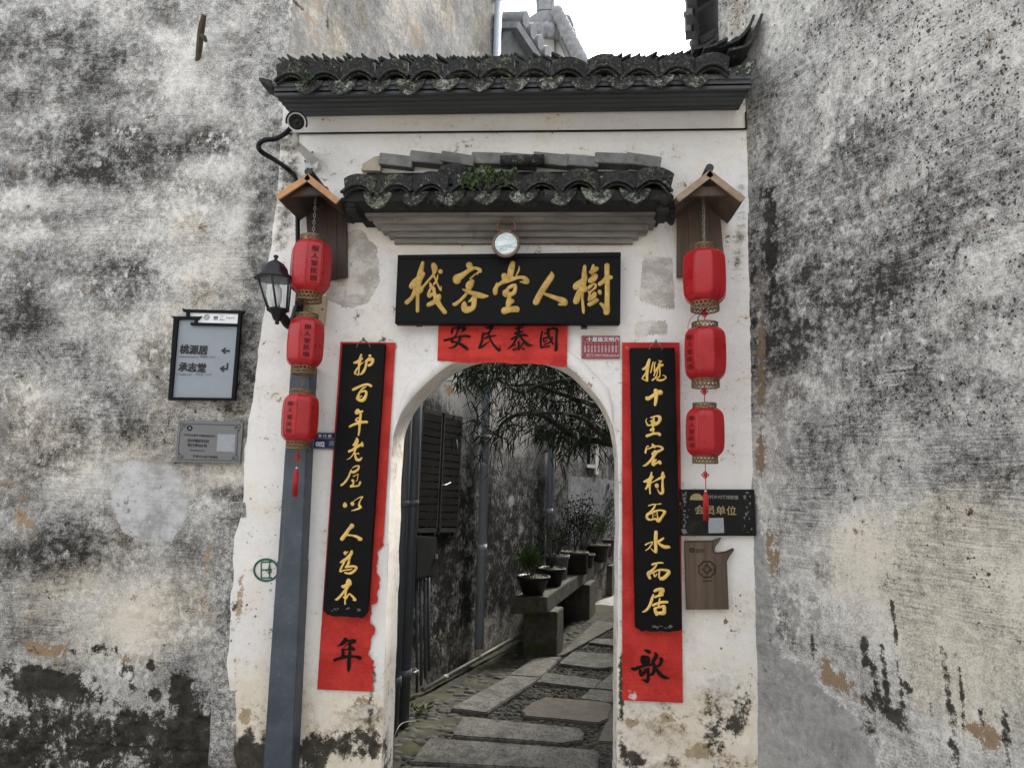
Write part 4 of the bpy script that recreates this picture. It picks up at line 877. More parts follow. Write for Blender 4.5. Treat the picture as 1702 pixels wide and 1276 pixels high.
o = drip_mesh(.165, .07).build('drip_tile', 'tile_drip', uroof); p_ = PY(1230, 112, UY+.05); o.data.transform(Matrix.Translation(Vector(WL[uroof.name]))); o.location = Vector(p_)-Vector(WL[uroof.name]); o.rotation_euler = (0, R(-14), R(-10))
px_slab('end_board', [(452, 133), (430, 128), (430, 134), (452, 146)], UY+.02, .12, 'tile', uroof, .003)
# lower roof over the sign
LY = GY-.30
def L3(x, y): return PY(x, y, LY)
NL = 9; xs_l = np.linspace(L3(598, 310)[0], L3(1088, 306)[0], NL)
zl2, zr2 = L3(598, 316)[2], L3(1088, 309)[2]
zfl = lambda x: float(np.interp(x, [xs_l[0], xs_l[-1]], [zl2, zr2]))
lo = MB(); zso = L3(840, 330)[2]; x0l, x1l = L3(572, 335)[0], L3(1116, 330)[0]; zw = PY(840, 352, GY-.17)[2]; ztop = PY(840, 282, GY-.03)[2]
lo.hexa([(x0l, LY+.025, zso), (x1l, LY+.025, zso), (x1l-.03, GY-.0, zw-.02), (x0l+.03, GY-.0, zw-.02)], [(x0l, LY+.025, zso+.05), (x1l, LY+.025, zso+.05), (x1l-.02, GY-.0, ztop), (x0l+.02, GY-.0, ztop)])
for i in range(26):
    t = (i+.5)/26; x = x0l+(x1l-x0l)*t; lo.lathe([(.0, -.03), (rr.uniform(.02, .05), -.015), (rr.uniform(.02, .05), .02), (0, .03)], (x+rr.uniform(-.02, .02), LY+.03+rr.uniform(0, .1), zso+.012+rr.uniform(-.01, .01)), 7)
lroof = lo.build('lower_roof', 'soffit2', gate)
pl_ = float(xs_l[1]-xs_l[0]); tile_row(lroof, list(xs_l), zfl, LY, pl_*.95, .060, .025, pl_*.86, .080, -.020)
sl_ = MB()
for i in range(9):
    xp = 660+i*51; a = PY(xp, 270-(3 if i % 2 else 0)+(2 if i > 4 else 0), GY-.035); sl_.box((a[0], GY-.036-.004*(i % 3), a[2]), (.185, .07, .062), Matrix.Rotation(R(6+rr.uniform(-4, 4)), 3, 'Y') @ Matrix.Rotation(R(rr.uniform(-6, 6)), 3, 'X'))
sl_.build('ridge_tiles', 'tile_plain', lroof, .003)
px_slab('end_brick', [(600, 283), (603, 272), (622, 260), (634, 258), (632, 284)], GY-.04, .05, 'tile_beige', lroof, .002)
a = L3(745, 288); MB().tube([(a[0]-.02, LY+.06, a[2]+.02), (a[0]+.03, GY-.02, a[2]+.13)], .05, 12).build('loose_tile', 'tile', lroof)
MB().tube([tuple(PY(832, 268, GY-.1)), tuple(PY(905, 266, GY-.1))], .03, 10).build('loose_tile', 'tile', lroof)
for ex, sgn in ((566, -1), (1122, 1)):
    a = PY(ex, 338, LY+.06); k_ = MB()
    for i in range(5): k_.box((a[0]-sgn*(.03-.006*i), LY+.06+.03*i, a[2]-.012*i+.01), (.05, .07, .022), Matrix.Rotation(.3*sgn+.12*i, 3, 'Y'))
    k_.box((a[0]-sgn*.055, LY+.14, a[2]-.015), (.06, .16, .06)); k_.build('roof_end', 'soffit2', lroof, .006)
# corbel courses
cor = None; ys = [(404, 394, 655, 1052, .035), (393.5, 383, 645, 1062, .06), (382.5, 371, 633, 1078, .09), (370.5, 358, 620, 1090, .12), (357.5, 347, 606, 1100, .16)]
cmb = MB()
for (yb_, yt, xa_, xb2, pr) in ys:
    a, b_ = PY(xa_, yb_, GY-pr), PY(xb2, yb_, GY-pr); zt = PY(840, yt, GY-pr)[2]; n = 28
    for s_ in range(n):
        xa3, xb3 = a[0]+(b_[0]-a[0])*s_/n, a[0]+(b_[0]-a[0])*(s_+1)/n; j0 = .004*(vnoise(np.array([xa3*6.]), np.array([yb_*1.]), 2)[0]-.5); j1 = .004*(vnoise(np.array([xb3*6.]), np.array([yb_*1.]), 2)[0]-.5)
        cmb.hexa([(xa3, GY-pr+j0, a[2]+j0), (xb3, GY-pr+j1, a[2]+j1), (xb3, GY-pr+.004, zt+.004), (xa3, GY-pr+.004, zt+.004)], [(xa3, GY+.01, a[2]+j0), (xb3, GY+.01, a[2]+j1), (xb3, GY+.01, zt+.004), (xa3, GY+.01, zt+.004)])
cmb.build('corbel_courses', 'corbel', gate)
# ================================================================== CALLIGRAPHY (px strokes read off the photo: x,y,half-width)
BOARD = [
 (660, 425, 11.6, "495,140,36 470,240,48 445,350,60 430,440,66 395,540,75 390,630,82 395,740,45 395,850,38 395,1000,37 395,1065,37/500,350,48 430,440,70 330,540,78 285,590,60/350,680,55 290,800,42 200,890,48 185,900,44/470,660,42 440,700,40/490,620,28 590,500,28 690,380,26 740,290,34 745,220,38 700,170,38 685,210,30 700,290,28 705,360,24 740,450,22 790,570,17 845,670,19 850,590,8/835,300,45 838,312,45/785,375,14 780,430,19 750,500,24 710,550,22/640,530,18 660,600,38 705,640,38 720,720,34 750,830,50 775,880,58 830,970,48 930,1100,45/655,620,24 610,730,34 620,790,30 680,740,38/810,780,48 780,840,58 700,900,50 610,945,48"),
 (735, 425, 11.6, "520,180,64 545,240,58/285,475,78 275,430,72 350,400,68 450,330,48 540,270,46 640,240,34 720,270,38 735,310,27 680,330,15 600,390,19 540,450,24/690,335,14 682,380,6/580,495,45 530,560,78 510,630,58 490,700,34 430,780,34 340,870,34 240,940,38 215,920,16/400,650,14 470,680,34 580,720,48 700,760,62 800,780,48 890,780,20/610,830,62 615,920,52 590,1000,52 500,1040,66 440,1030,68 425,950,58 432,890,16/510,890,14 600,830,46"),
 (800, 425, 11.6, "605,150,54 580,250,66 560,350,64 540,430,66/440,380,54 450,450,60/730,210,11 725,280,20 690,350,19 670,400,18/270,720,46 270,660,50 300,590,38 380,530,38 480,480,58 600,450,46 720,420,34 830,430,42 870,480,58 878,512,42 820,512,32 745,505,10/300,520,7 280,570,18/470,710,68 480,735,66 510,640,36 580,590,40 650,570,34 655,640,38 620,720,46 540,755,46/540,800,40 530,900,58 520,1000,48/590,880,50 540,900,46/450,1060,74 550,1040,60 670,1030,64 690,1045,50"),
 (870, 425, 11.6, "540,315,12 540,395,58 460,520,64 380,640,64 310,760,64 250,880,64 240,900,60/390,730,26 500,770,38 640,820,48 760,870,68 800,912,62/690,940,22 750,952,18"),
 (940, 425, 11.6, "370,210,37 360,330,48 365,420,58 340,520,64 310,640,70 320,760,34 330,900,29 345,1050,31 347,1110,22/310,490,48 220,580,74 190,612,50/270,700,58 220,830,64 200,890,60/350,600,48 400,640,34 370,690,24/535,190,29 520,280,44 510,350,38/600,250,44 540,300,44 460,320,28/580,390,50 540,440,64 470,490,54/450,620,36 470,600,36 540,550,22 580,560,22 570,620,26 500,680,22 470,720,22/440,680,18 470,760,28 460,850,36 500,790,22 560,730,38 560,790,32 500,840,26/600,860,44 540,900,44 440,950,44/800,190,52 800,330,50 805,500,50 805,700,50 800,900,50 795,1040,64 790,1090,60/780,1020,58 720,960,38 670,920,30/870,420,45 800,430,48 720,500,44 665,545,45/655,690,37 670,725,37"),
]
LEFTC = [
 (570, 580, 12.76, "390,120,20 365,200,33 350,280,38 345,340,28 340,430,17 335,520,17 325,550,17/400,205,29 330,260,38 260,290,27 235,285,19/345,360,19 300,420,21 260,490,24 250,520,19/250,520,14 320,550,14/430,280,11 390,320,14 350,350,14/570,145,34 575,150,32/550,190,14 510,240,24 490,280,24/490,260,28 560,230,34 620,220,38 635,250,33 600,320,32 540,350,32/495,270,28 490,340,28 475,400,28 440,470,33 400,520,24 360,545,11/220,860,31 300,820,31 420,770,27 510,750,27 570,765,27 600,790,30/490,800,11 430,830,19 390,870,19 350,930,24 320,1010,33 300,1060,30/390,910,19 460,890,24 497,920,28 480,1000,33 440,1070,42 380,1090,38 310,1060,28/400,1000,14 360,1020,14 330,1040,14"),
 (560, 670, 12.76, "440,160,46 425,195,54/470,200,28 540,170,27/505,240,28 495,330,28 490,400,34 480,480,27 475,580,24 460,670,17 455,690,8/460,310,18 425,320,14 400,365,18 440,370,18 480,390,24/275,495,27 350,455,27 450,420,34 560,400,31 640,400,31/420,750,24 440,790,28 420,840,34 400,900,34 385,970,34 370,1040,18 330,1100,13 280,1160,13 210,1195,8/400,790,18 380,850,24 340,895,18/260,1020,29 330,990,27 420,930,31 500,890,27 550,900,28/530,830,16 540,870,26 490,880,24 430,930,24/380,1060,21 395,1130,24 420,1190,31 480,1200,31 525,1160,21/400,1070,14 450,1060,14 465,1085,11"),
 (550, 765, 12.76, "470,150,15 530,120,15 595,120,17 580,180,24 530,225,27 470,250,27 435,240,18/435,200,14 410,260,21 380,340,21 330,420,24 270,490,24 210,530,21/480,335,13 530,310,8 580,290,9 570,350,9 560,410,9 530,445,9/460,425,29 470,432,27 480,480,18 450,530,24 430,550,27 500,545,18 580,535,18 610,500,21 625,450,25/295,890,11 300,940,46 295,960,44/455,915,41 460,930,37/475,875,6 540,820,8 610,785,11 670,775,17 635,830,13 605,900,17 600,950,24 630,990,27 570,1030,21 500,1050,17 435,1068,9"),
 (545, 860, 12.76, "500,165,41 515,180,44 450,240,38 390,330,41 330,410,44 290,460,40/410,365,24 500,375,17 590,395,27 660,430,31 705,460,31 640,475,9/370,750,41 400,735,14 440,715,7/505,720,31 490,770,34 430,840,38 370,890,34 300,930,27 265,950,14/370,900,21 330,980,21 280,1070,24 265,1140,21 340,1115,14 430,1105,14 510,1085,14/470,840,24 455,900,18 440,960,31 410,1010,24 380,1050,21 460,1035,24 550,1030,24 605,1060,27 570,1120,29 500,1170,29 430,1180,21 350,1165,17"),
 (540, 940, 12.76, "500,300,31 505,350,62 480,430,44 450,500,34 440,580,24 435,660,18 430,740,17 430,810,18/540,380,34 460,420,44 390,440,34 360,425,14/430,510,24 380,580,27 320,650,27 260,705,27 225,710,14/400,660,17 450,690,21 480,640,18 520,595,18 570,630,21 630,700,27 640,720,27 600,720,14"),
]
RIGHTC = [
 (1050, 585, 12.76, "375,165,29 350,250,38 330,330,44 330,400,34 325,500,29 325,580,27 330,615,18/350,290,38 280,350,34 225,365,18/310,440,24 260,500,18 215,570,15/215,565,9 270,590,14 330,615,17/455,210,11 435,290,14 420,370,15 400,435,14/500,220,14 480,280,14 485,350,17 475,400,17/575,175,9 600,200,11 640,190,11 590,230,14 570,270,18/650,275,29 600,290,34 550,350,29 500,420,18 470,510,13/590,340,15 600,420,13 590,520,13 560,540,18/550,400,13 540,470,13 500,550,18 440,595,21/545,545,15 545,590,21 610,600,21 690,580,18 725,535,15 690,500,9 655,490,7/320,975,37 345,990,41 430,940,37 520,880,44 600,855,54 612,860,48/510,820,46 520,900,44 515,1000,38 500,1100,31 495,1120,27"),
 (1050, 680, 12.76, "320,195,8 300,240,11 320,300,18 350,340,21 420,335,18 500,335,21 560,290,29 600,210,37 580,160,34 520,145,18 450,165,18 395,185,13/470,180,18 465,250,27 455,330,24 450,400,21 455,450,24 450,490,14/395,255,13 440,240,14 420,300,14 510,290,29/410,440,29 460,420,38/325,565,33 400,540,29 480,515,27 570,520,31 595,540,35/440,740,17 465,780,34 490,800,27/360,790,11 330,780,11 305,840,17 295,920,23/310,850,13 380,830,13 450,795,17 520,785,17 600,790,21 660,835,24 610,875,24 530,910,34 480,970,37 440,1050,34 370,1120,27 300,1180,24 245,1200,13/495,880,18 430,945,15 470,960,18/515,1070,18 470,1110,37 460,1170,38 530,1140,18 590,1110,28 605,1150,28 575,1100,18"),
 (1050, 775, 12.76, "420,125,15 410,200,27 390,280,38 380,340,38 380,420,24 385,500,18 390,570,18/450,220,18 380,280,37 320,310,37 260,320,17/365,360,34 330,430,24 290,485,17/430,340,11 520,290,17 620,240,27 690,220,27/660,130,24 660,200,38 655,300,21 655,420,27 660,520,31 640,570,31 590,560,17 540,470,6/530,400,41 535,420,38/360,830,13 450,805,13 540,800,9 620,790,13/500,820,14 470,880,21 420,940,21 350,1010,27/340,1010,29 320,1060,29 340,1110,27 400,1130,21 500,1110,21 570,1150,38 630,1080,27 680,1010,29 700,960,31 640,930,17 560,930,18 470,960,27 380,1000,27/450,990,9 445,1090,11/540,960,11 540,1030,13 560,1100,18/500,1010,5 490,1060,5"),
 (1050, 870, 12.76, "515,180,35 510,280,38 505,400,35 512,520,34 510,600,35/490,600,15 440,560,11 400,515,5/295,445,18 360,410,13 440,390,13 400,470,13 350,530,13 290,568,9/670,310,21 630,340,25 560,380,25 540,390,18/550,390,18 600,440,27 690,490,37 780,495,31 810,505,13"),
 (1050, 930, 12.76, "440,97,23 520,72,17 600,62,17 665,66,13/530,92,15 490,162,23 420,232,25 350,277,29 360,332,31 395,402,27/400,292,18 480,252,18 560,217,18 650,212,25 750,227,29 785,262,38 740,332,37 670,392,38 600,402,31/470,292,17 490,352,18 540,292,11/590,232,18 580,322,18 590,392,23/490,660,29 560,630,34 640,630,41 660,660,38 610,720,44 650,740,29 570,760,24 490,790,24/460,740,18 430,830,31 400,920,29 360,1010,27 290,1080,24 225,1105,11/595,805,9 590,850,17 580,930,21 570,1000,23/455,960,27 540,925,24 640,900,27 750,895,27/490,1030,27 510,1100,37 535,1170,29/500,1020,18 600,1000,21 680,990,37 690,1050,37 680,1120,41 600,1130,34 530,1130,29"),
]
INK_L = [(540, 1045, 12.76, "420,190,18 430,230,44 370,300,38 310,335,18 255,362,7/440,220,28 490,250,24 600,250,38 630,260,31 560,290,24 470,320,11 410,385,7/535,270,29 530,380,31 525,500,31 510,640,37 505,780,37 500,860,27 500,910,7/370,430,24 450,430,14 560,410,29 610,420,29 600,440,18/375,440,29 385,520,34 370,580,29/205,655,31 290,625,29 400,590,34 520,580,24 640,580,24 730,605,37 745,620,29")]
INK_R = [(1040, 1060, 12.76, "400,250,14 460,275,34 510,295,37/350,400,34 345,480,34 380,540,29/350,400,34 430,390,24 480,420,29 480,520,34 430,550,24/400,440,40 420,500,40/130,645,24 200,650,34 300,610,29 420,575,24 540,560,24 560,555,29/310,680,29 320,760,38 340,790,24 380,740,34 430,680,27 380,650,11/475,640,24 480,740,29 475,860,31 450,910,37 390,890,18 330,875,6/630,320,24 650,370,37 610,440,38 575,510,27 540,560,14/740,430,24 760,450,34 745,520,31 700,580,27 650,595,14/600,520,24 610,620,34 590,720,34 540,780,21 515,785,7/630,620,24 680,700,34 760,790,38 850,835,29 940,848,6")]
INK_T = [(730, 530, 14.18, "450,150,24 460,200,31 430,280,28/310,230,27 300,290,29 300,340,21/330,215,18 470,210,24 580,210,38 600,230,38 560,280,24 520,300,14/430,270,21 400,370,17 330,460,18 290,530,27 370,545,24 470,580,31 560,630,37 640,690,37 660,710,29/500,410,29 480,480,31 440,570,31 370,640,27 300,675,17 210,680,6/130,500,31 220,480,27 380,430,18 520,405,18 640,400,27 730,420,31/1080,190,14 1140,215,24 1230,190,44 1240,210,38 1190,290,24 1160,340,24/1040,340,27 1020,430,27 1000,530,27 960,640,29 950,675,27 1040,630,24 1120,570,14 1180,520,9/1040,350,18 1130,340,24 1200,310,24/1080,450,17 1150,420,18 1240,400,18 1330,385,14/1170,350,18 1190,440,24 1230,530,24 1300,630,27 1380,710,31 1420,745,24 1435,690,11 1420,600,5"),
         (835, 530, 14.18, "380,140,21 390,220,29 380,320,38 350,400,38 310,490,29 260,580,24 200,650,21 110,705,9/310,225,21 400,215,21 490,195,24/280,340,21 380,320,27 490,295,21/215,475,27 300,430,29 420,390,29 540,380,24 600,405,13/430,420,24 500,510,29 580,590,37 650,620,24 740,618,6/380,540,27 385,620,21 385,740,24/490,560,21 450,620,17 410,650,9/260,725,24 330,690,14 370,650,7/420,650,7 480,690,15 530,715,17/240,620,14 300,610,18/940,300,21 915,400,24 905,520,24 905,660,24/1060,260,29 1160,225,24 1250,230,34 1285,280,31 1275,400,29 1270,550,31 1270,690,37 1265,730,27 1220,735,11/1090,260,34 1080,340,38 1100,420,31 1140,500,24 1190,580,21 1200,600,14/1000,340,18 1080,340,24/960,460,21 1040,440,24 1110,420,21/970,470,18 980,540,18 1060,500,18/1170,420,17 1170,480,21 1100,560,21 980,600,14/920,665,24 1010,650,18 1120,640,21")]

def chars(glyphs, Y, h, name, mat, parent, wmul=1.0):
    for ox, oy, sc, st in glyphs:                    # some entries hold two characters: split them at the gap
        ss = st.split('/'); ctr = [np.mean([[float(v) for v in q.split(',')[:2]] for q in t_.split()], axis=0) for t_ in ss]
        ax_, cut = (0, 850 if ox == 730 else 805) if sc == 14.18 else (1, 550 if (ox, oy) == (1050, 930) else 660)
        if sc == 11.6 or (sc == 12.76 and name == 'ink_character'): cut = 1e9
        for lo_, hi_ in ((-1, cut), (cut, 1e9)):
            sub = [t_ for t_, c_ in zip(ss, ctr) if lo_ <= c_[ax_] < hi_]
            if sub: mb = MB(); brush('/'.join(sub), (ox, oy), sc, Y, h, mb, wmul=wmul); mb.build(name, mat, parent)

# ================================================================== BOARDS AND PAPERS
SY = GY-.085
sb = thing('signboard', 'wide black board with five gold brushed characters over the arch', 'signboard', tuple(PY(846, 538, SY)))
bd = px_slab('board', [(656, 538), (661, 424), (1032, 419.5), (1031, 538)], SY, .055, 'lacquer', sb, .004)
px_slab('top_lip', [(660.6, 430), (661, 423.6), (1032.2, 419), (1032, 427)], SY-.006, .05, 'lacquer', sb, .002)
px_slab('bracket', [(690, 541), (690, 530), (700, 530), (700, 541)], SY+.05, .04, 'black_iron', sb, .001); px_slab('bracket', [(966, 545), (966, 530), (976, 530), (976, 545)], SY+.05, .04, 'black_iron', sb, .001)
chars(BOARD, SY-.0005, .005, 'gold_character', 'gold', sb)

def couplet(name, label, cor, Y, glyphs, mat, hook):
    t = thing('couplet_board', label, 'couplet board', tuple(PY(*cor[0], Y)), 'couplet boards beside the arch')
    pts = []
    for i in range(len(cor)):
        a, b_ = np.array(cor[i]), np.array(cor[(i+1) % len(cor)])
        for s_ in np.linspace(0, 1, 13)[:-1]: pts.append(a+(b_-a)*s_)
    P = [PY(x, y+(1.6*(vnoise(np.array([x*.15]), np.array([3.]), 9)[0]-.5)*2 if y > 1000 else 0), Y) for x, y in pts]
    MB().hexa(P[::-1], [q_+np.array([0, .03, 0]) for q_ in P][::-1]).build('board', 'lacquer', t, .005)
    chars(glyphs, Y-.0005, .0042, 'gold_character', mat, t)
    hx, hy = hook; k_ = MB(); k_.tube(catmull([PY(hx-11, hy+8, Y), PY(hx-8, hy+1, Y-.01), PY(hx, hy-3, Y), PY(hx+8, hy+1, Y-.01), PY(hx+11, hy+8, Y)], 5), .0035, 6); k_.tube([PY(hx-2, hy-6, Y-.005), PY(hx+3, hy-2, Y-.005), PY(hx, hy-8, Y+.02)], .004, 6)
    k_.build('hanging_wire', 'copper', t)
    mb = MB()
    rs_ = np.random.RandomState(int(cor[0][0]))
    for i in range(9):
        x = np.interp(rs_.rand(), [0, 1], [cor[2][0]+6, cor[1][0]-26]) if False else rs_.uniform(cor[-1][0]+8, cor[2][0]-6) ; y = cor[2][1]-rs_.uniform(2, 7)
        p_ = PY(x, y, Y-.0012); mb.box(p_, (rs_.uniform(.004, .02), .001, rs_.uniform(.002, .006)), Matrix.Rotation(rs_.uniform(-.4, .4), 3, 'Y'))
    mb.build('chipped_paint', 'plaque_grey', t)['kind'] = 'stuff'
couplet('couplet_board', 'tall black board with nine gold characters, left of the arch beside the drain duct', [(569, 571), (640, 571), (611, 1017), (604, 1026), (543, 1022), (536.5, 1014)], GY-.05, LEFTC, 'gold_bright', (604, 569))
couplet('couplet_board', 'tall black board with nine gold characters, right of the arch beside the lantern tassel', [(1047, 578), (1121.5, 577.5), (1134, 1046), (1112, 1049), (1068, 1048), (1056, 1043)], GY-.05, RIGHTC, 'gold_bright', (1090, 573))

def paper(label, cor, Y, wav, nz, ink, tear=None, hem=0, torn=None):
    nu, nv = 26, 170
    if hem: nu, nv = 60, 24
    U, V = np.meshgrid(np.linspace(0, 1, nu), np.linspace(0, 1, nv))
    c = [np.array(q, float) for q in cor]
    px = (c[0][0]*(1-U)+c[1][0]*U)*(1-V)+(c[3][0]*(1-U)+c[2][0]*U)*V; py = (c[0][1]*(1-U)+c[1][1]*U)*(1-V)+(c[3][1]*(1-U)+c[2][1]*U)*V
    if tear is not None: px = px - U*tear(py)
    Yv = Y-wav*fbm(U*2.5+nz, V*6, 4, 81)
    if hem: py = py + V*hem*(fbm(U*4, V*0, 3, 82)-.5)*2; Yv -= .012*np.maximum(0, V-.6)*(1+np.sin(U*16))*.5 + .004*np.sin(V*22+3*U+2*fbm(U*3, V*3, 2, 4))*V
    P3 = np.stack([PY(a, b_, yy_) for a, b_, yy_ in zip(px.ravel(), py.ravel(), Yv.ravel())])
    idx = np.arange(nu*nv).reshape(nv, nu); q = np.stack([idx[:-1, :-1], idx[1:, :-1], idx[1:, 1:], idx[:-1, 1:]], -1).reshape(-1, 4)
    mk = Mask(U, V, lambda x, y: (x, y))
    if torn: 
        for (x, y, r_, a_) in torn: mk.ch[0] += a_*np.exp(-(((px-x)/r_)**2+((py-y)/r_)**2))
    o = mesh_np('paper_banner', P3, q, mk, 'paper', None)
    o.data.transform(Matrix.Translation(-Vector(P3[-1]))); o.location = Vector(P3[-1]); WL[o.name] = Vector(P3[-1])
    tag(o, label, 'paper banner'); chars(ink, Y-wav-.003, .0006, 'ink_character', 'ink', o); return o
tearL = lambda y: 7*sstep(906, 914, y)*sstep(958, 950, y) + 9*sstep(1001, 1003, y)*sstep(1040, 1038, y) + 4*sstep(925, 1000, y) + 9*(fbm(y*.16, y*0, 4, 7)-.5)*sstep(880, 920, y) + 8*sstep(1052, 1062, y)*sstep(1104, 1086, y)
paper('long red paper strip with a black ink character at its foot, behind the left board', [(566, 568), (657.5, 569.5), (622, 1149), (527, 1145)], GY-.008, .006, 1, INK_L, tearL)
paper('long red paper strip with a black ink character at its foot, behind the right board', [(1034, 569), (1129.5, 569), (1135, 1167.5), (1034, 1163)], GY-.008, .006, 5, INK_R, None, 0,
      [(1042, 580, 9, .45), (1048, 590, 5, .4), (1040, 1150, 12, .5), (1056, 1157, 10, .6), (1050, 1112, 6, .3), (1072, 1076, 5, .4), (1080, 1073, 4, .4), (1104, 1156, 8, .45), (1044, 790, 4, .5), (1038, 800, 4, .5), (1036, 1125, 5, .4), (1086, 1112, 5, .35)])
paper('short wide red paper banner with four ink characters, under the black signboard', [(729, 530), (944, 530), (942, 609), (727, 599)], GY-.022, .004, 9, INK_T, None, 3)

# ================================================================== ROUND MIRROR
mr = thing('mirror', 'round bronze rimmed mirror with a ring handle above the signboard', 'mirror', tuple(PY(841, 428, GY-.14)))
c = PY(841, 405, GY-.14); rim = []
for rr_, nm, mt, r_ in ((.066, 'rim', 'copper', .009),):
    pts = [c+np.array([rr_*math.cos(a), 0, rr_*math.sin(a)]) for a in np.linspace(0, 2*PI, 41)]; MB().tube(pts, r_, 10).build('rim', 'copper', mr)
kb = MB(); kb.add([c+np.array([.062*math.cos(a), -.002, .062*math.sin(a)]) for a in np.linspace(0, 2*PI, 37)[:-1]]+[c+np.array([0, -.008, 0])], [(i, (i+1) % 36, 36) for i in range(36)], True)
kb.add([c+np.array([.066*math.cos(a), .006, .066*math.sin(a)]) for a in np.linspace(0, 2*PI, 37)[:-1]], [tuple(range(36))[::-1]]); kb.build('glass', 'mirror', mr)
MB().tube(catmull([c+np.array([x, 0, z]) for x, z in ((-.038, .068), (-.048, .082), (-.043, .11), (-.022, .130), (0, .136), (.022, .130), (.043, .11), (.048, .082), (.038, .068))], 5), .0065, 8).tube([c+np.array([-.045, 0, .073]), c+np.array([.045, 0, .073])], .0065, 8).build('ring_handle', 'copper', mr)

# ================================================================== LANTERN HOODS
def hood(label, ax, ay, lx, ly, rx, ry, bx0, bx1, by, front, back, Yf, skew=0.0):
    A, L_, R_ = PY(ax, ay, Yf), PY(lx, ly, Yf), PY(rx, ry, Yf); dep = GY-.02-Yf
    t = thing('lantern_hood', label, 'lantern hood', (float(A[0]), GY-.02, float(L_[2])))
    bo = [PY(bx0, by, GY-.03), PY(bx1, by+2, GY-.03)]; zt = A[2]-.02; x0b, x1b = L_[0]+.055, R_[0]-.055
    mb = MB()
    for i in range(4):
        f0, f1 = i/4, (i+.985)/4; xb0, xb1 = bo[0][0]+(bo[1][0]-bo[0][0])*f0, bo[0][0]+(bo[1][0]-bo[0][0])*f1; xt0, xt1 = x0b+(x1b-x0b)*f0, x0b+(x1b-x0b)*f1
        zb = bo[0][2]+.012*math.sin(i*2.1+skew); fz = lambda x: A[2]-.03-abs(x-A[0])/(R_[0]-A[0])*(A[2]-R_[2])
        mb.hexa([(xb0, GY-.035, zb), (xb1, GY-.035, zb+.006), (xt1, GY-.035, fz(xt1)), (xt0, GY-.035, fz(xt0))], [(xb0, GY-.012, zb), (xb1, GY-.012, zb+.006), (xt1, GY-.012, fz(xt1)), (xt0, GY-.012, fz(xt0))])
    mb.build('back_board', back, t, .0015)
    for P_, nm in ((L_, -1), (R_, 1)):
        d = (P_-A); n_ = np.array([-d[2], 0, d[0]])*nm; n_ = -n_/np.linalg.norm(n_) if n_[2] > 0 else n_/np.linalg.norm(n_); th = .028; dn = n_*th; dv = np.array([0, dep, 0])
        MB().hexa([A, P_, P_+dn, A+dn], [A+dv, P_+dv, P_+dn+dv, A+dn+dv]).build('roof_panel', back, t, .002)
        e = np.array([0, -.014, 0]); MB().hexa([A+e, P_+e*1, P_+dn*1.1+e, A+dn*1.1+e+np.array([0, 0, -.006])], [A-e*.05, P_-e*.05, P_+dn*1.1-e*.05, A+dn*1.1-e*.05]).build('barge_board', front, t, .0015)
    zc = A[2]-(A[2]-L_[2])*.72; w_ = (R_[0]-L_[0])/2*.66
    MB().hexa([(A[0]-w_, Yf+.02, zc-.02), (A[0]+w_, Yf+.02, zc-.02), (A[0]+w_*.82, Yf+.02, zc+.028), (A[0]-w_*.82, Yf+.02, zc+.028)], [(A[0]-w_, Yf+.045, zc-.02), (A[0]+w_, Yf+.045, zc-.02), (A[0]+w_*.82, Yf+.045, zc+.028), (A[0]-w_*.82, Yf+.045, zc+.028)]).build('cross_beam', back, t, .002)
    MB().tube([A+np.array([0, -.01, .012]), A+np.array([0, dep, .012])], .02, 10).build('ridge_roll', 'pot_black', t)
    return A
HY = GY-.30
hood('orange pine gabled lantern hood with a dark backboard, beside the security camera', 513, 290, 459, 326, 566, 333, 516, 577, 462, 'wood_new', 'wood_dark', HY)
hood('weathered grey gabled lantern hood with a brown backboard, at the right end of the gate', 1179, 284, 1122, 329, 1238, 330, 1125, 1206, 464, 'wood_grey', 'wood_brown', HY, 2.)

# ================================================================== LANTERNS
def oct_r(a, z):
    s_ = PI/4; f = math.cos(s_/2)/math.cos(((a+s_/2) % s_)-s_/2); return .88*f+.12
def lantern_parts(t, facet=None):
    prof = [(.052, 0), (.070, .012), (.086, .032), (.0915, .056), (.0935, .10), (.094, .135), (.0935, .17), (.0915, .213), (.086, .237), (.070, .257), (.052, .268)]
    sp = catmull([(r_, z, 0) for r_, z in prof], 3)
    kb_ = MB().lathe([(q_[0], q_[1]) for q_ in sp], (0, 0, 0), 64, True, oct_r)
    for j in range(8): a = PI/8+j*PI/4; kb_.tube([(q_[0]*oct_r(a, 0)*math.cos(a), q_[0]*oct_r(a, 0)*math.sin(a), q_[1]) for q_ in sp], .0017, 5)
    o = kb_.build('shade', 'lantern', t)
    o.data.transform(Matrix.Translation(Vector(WL[t.name])))
    for z0, z1, r_ in ((.263, .292, .055), (-.034, .004, .058)):
        mb = MB()
        for z in (z0, z1, (z0+z1)/2 if z0 < 0 else z1-.004): mb.tube([(r_*math.cos(a), r_*math.sin(a), z) for a in np.linspace(0, 2*PI, 33)], .0032, 6, cap=False)
        for sgn in (1, -1):
            for k_ in range(20):
                a0 = 2*PI*k_/20; mb.tube([(r_*math.cos(a0+sgn*.42*s_), r_*math.sin(a0+sgn*.42*s_), z0+(z1-z0)*s_) for s_ in (0, .33, .67, 1)], .0021, 5, cap=False)
        q = mb.build('collar', 'brass', t); q.data.transform(Matrix.Translation(Vector(WL[t.name])))
    if facet is not None:
        n_ = np.array([math.cos(facet), math.sin(facet), 0]); xd = np.array([-math.sin(facet), math.cos(facet), 0])
        q = text('樹\n人\n堂\n民\n宿', .029, 'ink', 'lettering', t, n_*.0915+np.array([0, 0, .196]), xd=xd, nd=n_, depth=.0024, bold=.006, align='CENTER', sx=1.2, line=1.28)
        q.data.transform(Matrix.Translation(Vector(WL[t.name])))
